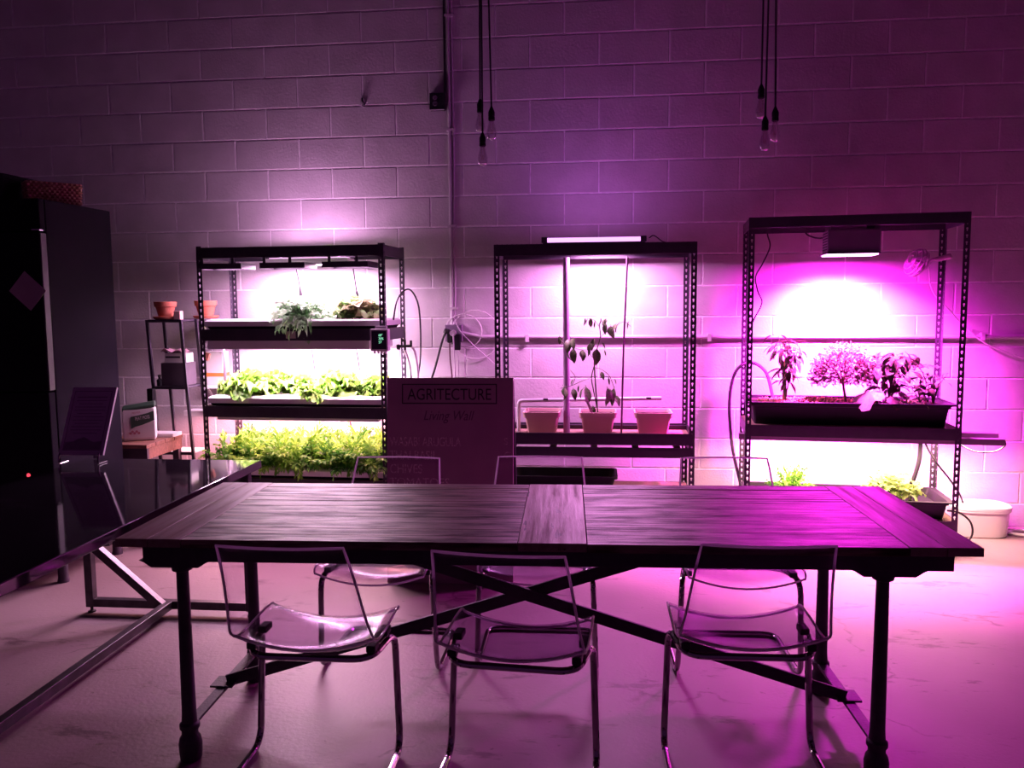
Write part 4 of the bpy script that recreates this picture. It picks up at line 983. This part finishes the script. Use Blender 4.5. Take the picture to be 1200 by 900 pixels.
G().box(-.06, .06, -.05, .05, 0, .235).obj('body', card_white, b, smooth=False, bevel=.002); G().box(-.0605, .0605, -.0508, .049, .062, .088).obj('orange_band', orange_card, b, smooth=False)
b = thing('carton_bracket', 'white wall bracket shelf under the orange banded carton', 'shelf', (-2.665, -.06, .90)); G().box(-.085, .085, -.06, .0595, .0, .0195).obj('board', white_plastic, b, smooth=False)
for x in (-.06, .06): G().bar((x, -.04, 0), (x, .055, -.09), .012, .012).obj('brace', white_plastic, b, smooth=False)

# ------------------------------------------------------------------ controller, valve and cables at the lettuce rack
CT = thing('climate_controller', 'pale controller box with green digits on lettuce rack right post', 'controller', inL(.585, -.252, 1.188), LR)
G().box(-.056, .056, -.028, .024, 0, .135).obj('shell', controller_white, CT, smooth=False, bevel=.007)
G().box(-.046, .046, -.0295, -.0275, .012, .122).obj('screen', screen_dark, CT, smooth=False, bevel=.001)
for k, w in enumerate(('68\u00b0', '70%', '57')): text('digits', w, .021, digit_green, CT, (-.002, -.0299, .090 - k * .021), xs=.9)
for k in range(4): G().cyl((-.035 + k * .023, -.005, -.016), (-.035 + k * .023, -.005, .002), .007, n=10).obj('cable_gland', controller_white, CT)
G().box(-.03, .042, -.010, .02, .135, .152).obj('top_bracket', controller_white, CT, smooth=False, bevel=.003)
VA = thing('water_valve', 'black plastic valve manifold on right side of lettuce rack', 'valve', inL(.655, .02, 1.20), LR)
G().cyl((-.045, 0, 0), (.05, 0, .006), .009, n=10).obj('body', rubber, VA); G().cyl((-.045, 0, -.004), (-.03, 0, -.004), .016, n=12).obj('knob', rubber, VA)
G().cyl((.005, 0, -.02), (.005, 0, .045), .008, n=10).obj('riser', rubber, VA); G().cyl((.045, 0, 0), (.045, 0, .04), .008, n=10).obj('riser', rubber, VA)
G().box(-.045, -.035, -.02, .02, -.014, .014).obj('mount', rubber, VA, smooth=False)
cg = 'cords around the lettuce rack'
cable('black_tube', 'black cord looping over right side of lettuce rack', [inL(.585, .03, 1.37), inL(.60, .05, 1.48), inL(.635, .08, 1.55), inL(.68, .11, 1.56), inL(.72, .14, 1.47), inL(.73, .15, 1.30), inL(.725, .15, 1.12), inL(.70, .16, .96), inL(.68, .17, .78)], .0055, cord_black, group=cg)
cable('clear_tube', 'clear vinyl tube drooping from valve, nearer the front', [inL(.66, .02, 1.178), inL(.685, .03, 1.08), inL(.69, .04, .98), inL(.685, .05, .86)], .008, clear_tube, 'tube', cg)
cable('clear_tube', 'clear vinyl tube arching from valve towards the wall', [inL(.70, .025, 1.20), inL(.72, .03, 1.17), inL(.735, .04, 1.05), inL(.73, .05, .92), inL(.72, .06, .80)], .008, clear_tube, 'tube', cg)
for lab, x, y, zt, zb_ in (('left', -.05, .06, 1.706, 1.545), ('right', .335, .06, 1.70, 1.52)):
    t = thing('hanging_plug', 'hanging black plug cord at top tier of lettuce rack, on its %s' % ('kale side' if lab == 'left' else 'red lettuce side'), 'cord', inL(x, y, zb_), 0, 'plug cords at the top tier')
    G().tube(spline([(0, 0, .035), (-.008, 0, .09), (-.02, 0, zt - zb_)]), .0045, 7).obj('cord', cord_black, t); G().tube([(.006, 0, -.015), (0, 0, .035)], [.012, .007], 10).obj('plug', rubber, t)
for lab, x, zz in (('left', -.01, 1.19), ('right', .30, 1.19)):
    cable('thin_cable', 'short slanting cord under the upper tray lamps, %s' % ('behind middle lettuce' if lab == 'left' else 'behind right lettuce'), [inL(x, .12, zz), inL(x + .01, .12, zz - .07), inL(x + .02, .12, zz - .15)], .004, cord_black, group=cg)
for lab, x in (('left', .24), ('right', .505)):
    cable('thin_cable', 'short reddish cord under the middle tray lamps, %s' % ('above tray centre' if lab == 'left' else 'by right post'), [inL(x, .12, .725), inL(x + .01, .12, .67), inL(x + .025, .12, .60)], .005, pmat('red_cord', (.25, .03, .05), rough=.5), group=cg)
cable('drain_tube', 'dark hose hanging inside left post of lettuce rack', [inL(-.545, -.05, 1.24), inL(-.535, -.05, 1.12), inL(-.54, -.05, 1.0), inL(-.555, -.05, .896)], .009, pmat('grey_hose', (.14, .10, .13), rough=.5), 'tube', cg)
b = G().box(-.032, .032, -.0012, 0, -.022, .022).obj('shelf_label', paper, smooth=False); b.location = inL(.0, -.2245, 1.286); b.rotation_euler = (0, 0, LR); tag(b, 'pale label card on front rail of lettuce rack top tray', 'label')

# ------------------------------------------------------------------ wall conduit, outlets, pipe
cdt = thing('wall_conduit', 'thin painted conduit and cable running down the wall to plugs', 'conduit', (-1.01, 0, 0))
G().cyl((0, -.012, 1.33), (0, -.012, 4.415), .0105, n=12).obj('conduit_pipe', conduit_grey, cdt)
G().tube(spline([(.012, -.008, 4.41), (.022, -.008, 3.2), (.026, -.008, 2.4), (.018, -.008, 1.95), (.022, -.008, 1.6), (.012, -.008, 1.32)]), .006, 8).obj('strapped_cable', cord_white, cdt)
for z in (1.44, 1.99, 2.62, 3.35): G().box(-.022, .036, -.024, -.0005, z - .008, z + .008).obj('pipe_clip', conduit_grey, cdt, smooth=False)
c2 = G().tube(spline([(-1.035, -.016, 4.41), (-1.034, -.016, 3.6), (-1.035, -.016, 2.86)]), .008, 8).obj('black_wire', cord_black); tag(c2, 'black wire dropping to the high wall outlet box', 'cable')
ob = thing('outlet_box', 'black surface outlet box with two round sockets high on wall', 'outlet', (-1.085, 0, 2.745))
G().box(-.05, .05, -.048, -.0005, 0, .108).obj('box', deep_black, ob, smooth=False, bevel=.003)
for z in (.04, .078):
    s_ = G().lathe([(.0155, 0), (.0155, .004), (.012, .005), (.012, .002), (.004, .002)], 16).obj('socket', pmat('grey_socket', (.16, .12, .17), rough=.4), ob); s_.rotation_euler = (PI / 2, 0, 0); s_.location = (-.012, -.0478, z)
G().box(-.048, .048, -.052, -.046, -.004, .001).obj('cover_lip', white_enamel, ob, smooth=False)
o2 = thing('outlet_box', 'low wall outlet crowded with plugs and adapters at conduit end', 'outlet', (-1.0, 0, 1.215))
G().box(-.055, .06, -.045, -.0005, 0, .115).obj('box', pmat('violet_box', (.22, .15, .25), rough=.5), o2, smooth=False, bevel=.004)
G().rbox((-.042, -.062, .072), (.034, .035, .034), (0, R(18), 0)).obj('plug', rubber, o2, smooth=False, bevel=.006)
G().box(-.035, -.005, -.078, -.0455, -.005, .055).obj('adapter', deep_black, o2, smooth=False, bevel=.004)
G().box(.012, .052, -.082, -.0455, -.055, .052).obj('adapter', deep_black, o2, smooth=False, bevel=.004)
G().cyl((.005, -.055, .06), (.005, -.09, .058), .020, n=14).obj('plug', controller_white, o2)
og = 'cords hanging from the low outlet'
cable('power_cable', 'thick black cord slanting down from low outlet towards lettuce rack', [(-1.045, -.075, 1.285), (-1.07, -.075, 1.22), (-1.12, -.07, 1.05), (-1.17, -.06, .88), (-1.19, -.05, .6), (-1.2, -.04, .2), (-1.2, -.04, .01)], .0075, cord_black, group=og)
cable('power_cable', 'thinner dark cord hanging nearly straight below low outlet', [(-1.02, -.07, 1.21), (-1.018, -.07, 1.1), (-1.005, -.065, .92), (-1.0, -.06, .6), (-1.0, -.05, .01)], .005, pmat('maroon_cord', (.10, .02, .05), rough=.5), group=og)
cable('power_cable', 'white cord hanging straight below low outlet', [(-.992, -.09, 1.27), (-.988, -.092, 1.18), (-.985, -.085, 1.05), (-.99, -.07, .85), (-.99, -.06, .4), (-.99, -.05, .01)], .0045, cord_white, group=og)
cable('thin_wire', 'thin pale wire hanging below the black adapter', [(-.965, -.07, 1.158), (-.962, -.07, 1.05), (-.965, -.06, .9), (-.96, -.05, .45), (-.96, -.04, .01)], .003, cord_white, group=og)
for lab, cxx, czz, rx_, rz_ in (('smaller', -.93, 1.285, .125, .115), ('larger', -.85, 1.262, .165, .165)):
    pts = [(cxx + rx_ * math.cos(a), -.03 - .012 * math.sin(a), czz + rz_ * math.sin(a)) for a in [2 * PI * k / 22 for k in range(22)]]
    o = G().tube(pts, .0034, 6, closed=True).obj('tubing_coil', clear_tube); tag(o, '%s loop of pale thin tubing hanging at the low outlet' % lab, 'tube', 'tubing loops at the low outlet')
cable('thin_wire', 'pale thin wire slanting from low outlet behind centre rack', [(-.985, -.05, 1.36), (-.95, -.05, 1.29), (-.87, -.05, 1.20), (-.78, -.05, 1.12), (-.68, -.05, 1.03)], .0032, cord_white, group=og)
pr = thing('wall_pipe', 'long horizontal painted pipe along wall behind two racks', 'pipe', (0, 0, 0))
G().cyl((-.94, -.018, 1.272), (-.80, -.018, 1.246), .012, n=12).obj('elbow', conduit_grey, pr); G().cyl((-.80, -.018, 1.246), (5.3, -.018, 1.222), .0135, n=12).obj('run', pmat('painted_pipe', (.46, .36, .46), rough=.5), pr)
for x in (-.5, .7, 2.4, 3.8): G().box(x - .012, x + .012, -.034, -.0005, 1.212, 1.262).obj('pipe_clip', conduit_grey, pr, smooth=False)
hk = thing('wall_hook', 'small dark hook screwed to wall near the high outlet', 'hook', (-1.593, -.0005, 2.815)); G().tube(spline([(-.01, 0, .03), (-.004, -.02, .02), (.004, -.035, .0), (.012, -.02, -.018), (.0, -.012, -.02)]), .006, 7).obj('hook', board_paint, hk)
G().rbox((0, -.004, .0), (.03, .008, .045), (0, R(30), 0)).obj('plate', conduit_grey, hk, smooth=False)

# ------------------------------------------------------------------ cables and hose at the tall rack
hg = 'cords around the tall rack'
cable('arched_hose', 'dark hose arching out of the trough beside tall rack', [(.93, -.12, .02), (.91, -.10, .25), (.85, -.09, .52), (.826, -.09, .82), (.862, -.10, 1.02), (.955, -.12, 1.077), (1.04, -.15, 1.02), (1.075, -.19, .88), (1.08, -.22, .80)], .011, hose_purple, 'hose', hg)
cable('power_cable', 'wavy black cord hanging inside left post of tall rack', [inR(-.475, .02, 1.93), inR(-.465, .02, 1.87), inR(-.45, .02, 1.80), inR(-.49, .02, 1.70), inR(-.53, .02, 1.62), inR(-.515, .02, 1.53), inR(-.49, .02, 1.46), inR(-.535, .02, 1.36), inR(-.56, .02, 1.28), inR(-.56, .02, 1.21)], .0045, cord_black, group=hg)
cable('fan_cable', 'white cord sagging from clip fan along the wall', [inR(.475, .18, 1.70), inR(.50, .19, 1.66), inR(.52, .22, 1.56), inR(.57, .25, 1.48), inR(.66, .29, 1.40), (2.25, -.05, 1.33), (2.40, -.04, 1.20), (2.62, -.03, 1.11), (2.85, -.03, 1.03)], .004, cord_white, group=hg)
cable('light_cable', 'thick dark cord dropping from shelf to lowest trough', [inR(.45, .05, .668), inR(.45, .04, .58), inR(.44, .02, .50), inR(.41, .0, .40), inR(.37, -.02, .30)], .013, deep_black, group=hg)
cable('light_cable', 'thin dark cord curving past right post to the bucket', [inR(.48, .08, .668), inR(.49, .08, .60), inR(.54, .05, .50), (2.12, -.30, .38), (2.20, -.26, .28), (2.24, -.23, .21)], .006, cord_black, group=hg)
cable('light_cable', 'dark cord loop at right end of light bar', [inR(.62, -.12, .63), inR(.70, -.13, .595), inR(.80, -.12, .595), inR(.862, -.10, .625), inR(.866, -.10, .65), inR(.858, -.10, .66)], .004, cord_black, group=hg)
cable('floor_cable', 'dark cord loop on floor in front of the white bucket', [(2.08, -.40, .20), (2.13, -.44, .20), (2.20, -.44, .14), (2.20, -.46, .06), (2.12, -.50, .012), (2.03, -.52, .01), (1.95, -.55, .01)], .006, cord_black, group=hg)
cable('water_tube', 'white hose end lying on floor beyond the bucket', [(2.75, -.12, .012), (2.60, -.14, .012), (2.54, -.19, .014), (2.60, -.24, .014), (2.75, -.25, .012), (2.95, -.24, .012)], .011, white_plastic, 'hose', hg)
WB = thing('white_bucket', 'oval white plastic tub with lid on floor by the wall', 'tub', (2.35, -.175, 0), R(-2))
def oval(g, lv, n=32):
    g.loft([[(hx * (abs(math.cos(a)) ** .62) * (1 if math.cos(a) >= 0 else -1), hy * (abs(math.sin(a)) ** .8) * (1 if math.sin(a) >= 0 else -1), z) for a in [2 * PI * k / n for k in range(n)]] for z, hx, hy in lv]); return g
oval(G(), [(0, .158, .105), (.006, .166, .112), (.16, .178, .122), (.161, .186, .130), (.175, .186, .130)]).obj('tub', white_plastic, WB, angle=40)
oval(G(), [(.1752, .188, .132), (.190, .188, .132), (.194, .180, .124), (.190, .172, .116)]).obj('lid', white_plastic, WB, angle=40)

# ------------------------------------------------------------------ pendant bulbs
def pendant(label, x, y, ztip, group, lean=0.0):
    t = thing('pendant_bulb', label, 'pendant lamp', (x, y, ztip), 0, group)
    Lb = .112; zs_ = Lb
    G().lathe([(.002, 0), (.014, .003), (.024, .012), (.029, .028), (.029, .040), (.024, .062), (.018, .085), (.0135, .105), (.0135, .118)], 20).obj('bulb', bulb_glass, t, angle=60)
    f = G(); f.tube(spline([(-.004, 0, .105), (-.008, 0, .06), (-.004, 0, .035), (0, 0, .06), (.004, 0, .035), (.008, 0, .06), (.004, 0, .105)]), .0008, 4).obj('filament', pmat('filament', (.3, .15, .1), rough=.5), t)
    sk_ = G().lathe([(.0155, .105), (.0175, .108), (.0175, .122), (.0155, .125), (.0175, .128), (.0175, .150), (.014, .158), (.008, .172), (.005, .178)], 16).obj('socket', deep_black, t, angle=30)
    G().tube([(0, 0, .176), (lean * .4, 0, .9), (lean, 0, 4.39 - ztip)], .0048, 7).obj('cord', cord_black, t)
    G().lathe([(.03, 4.395 - ztip), (.03, 4.4195 - ztip)], 16, (lean, 0, 0)).obj('ceiling_rose', deep_black, t)
pg = 'clear bulb pendants on black cords'
pendant('clear pendant bulb in cluster near wall conduit, highest of three', -.660, -1.00, 2.395, pg, .012)
pendant('clear pendant bulb in cluster near wall conduit, offset to its right', -.594, -1.03, 2.345, pg, -.03)
pendant('clear pendant bulb in cluster near wall conduit, lowest of three', -.640, -1.06, 2.205, pg, .004)
pendant('clear pendant bulb in cluster above the tall rack, highest of three', .824, -1.00, 2.420, pg, .006)
pendant('clear pendant bulb in cluster above the tall rack, offset to its right', .892, -1.03, 2.295, pg, -.03)
pendant('clear pendant bulb in cluster above the tall rack, lowest of three', .836, -1.06, 2.245, pg, .012)
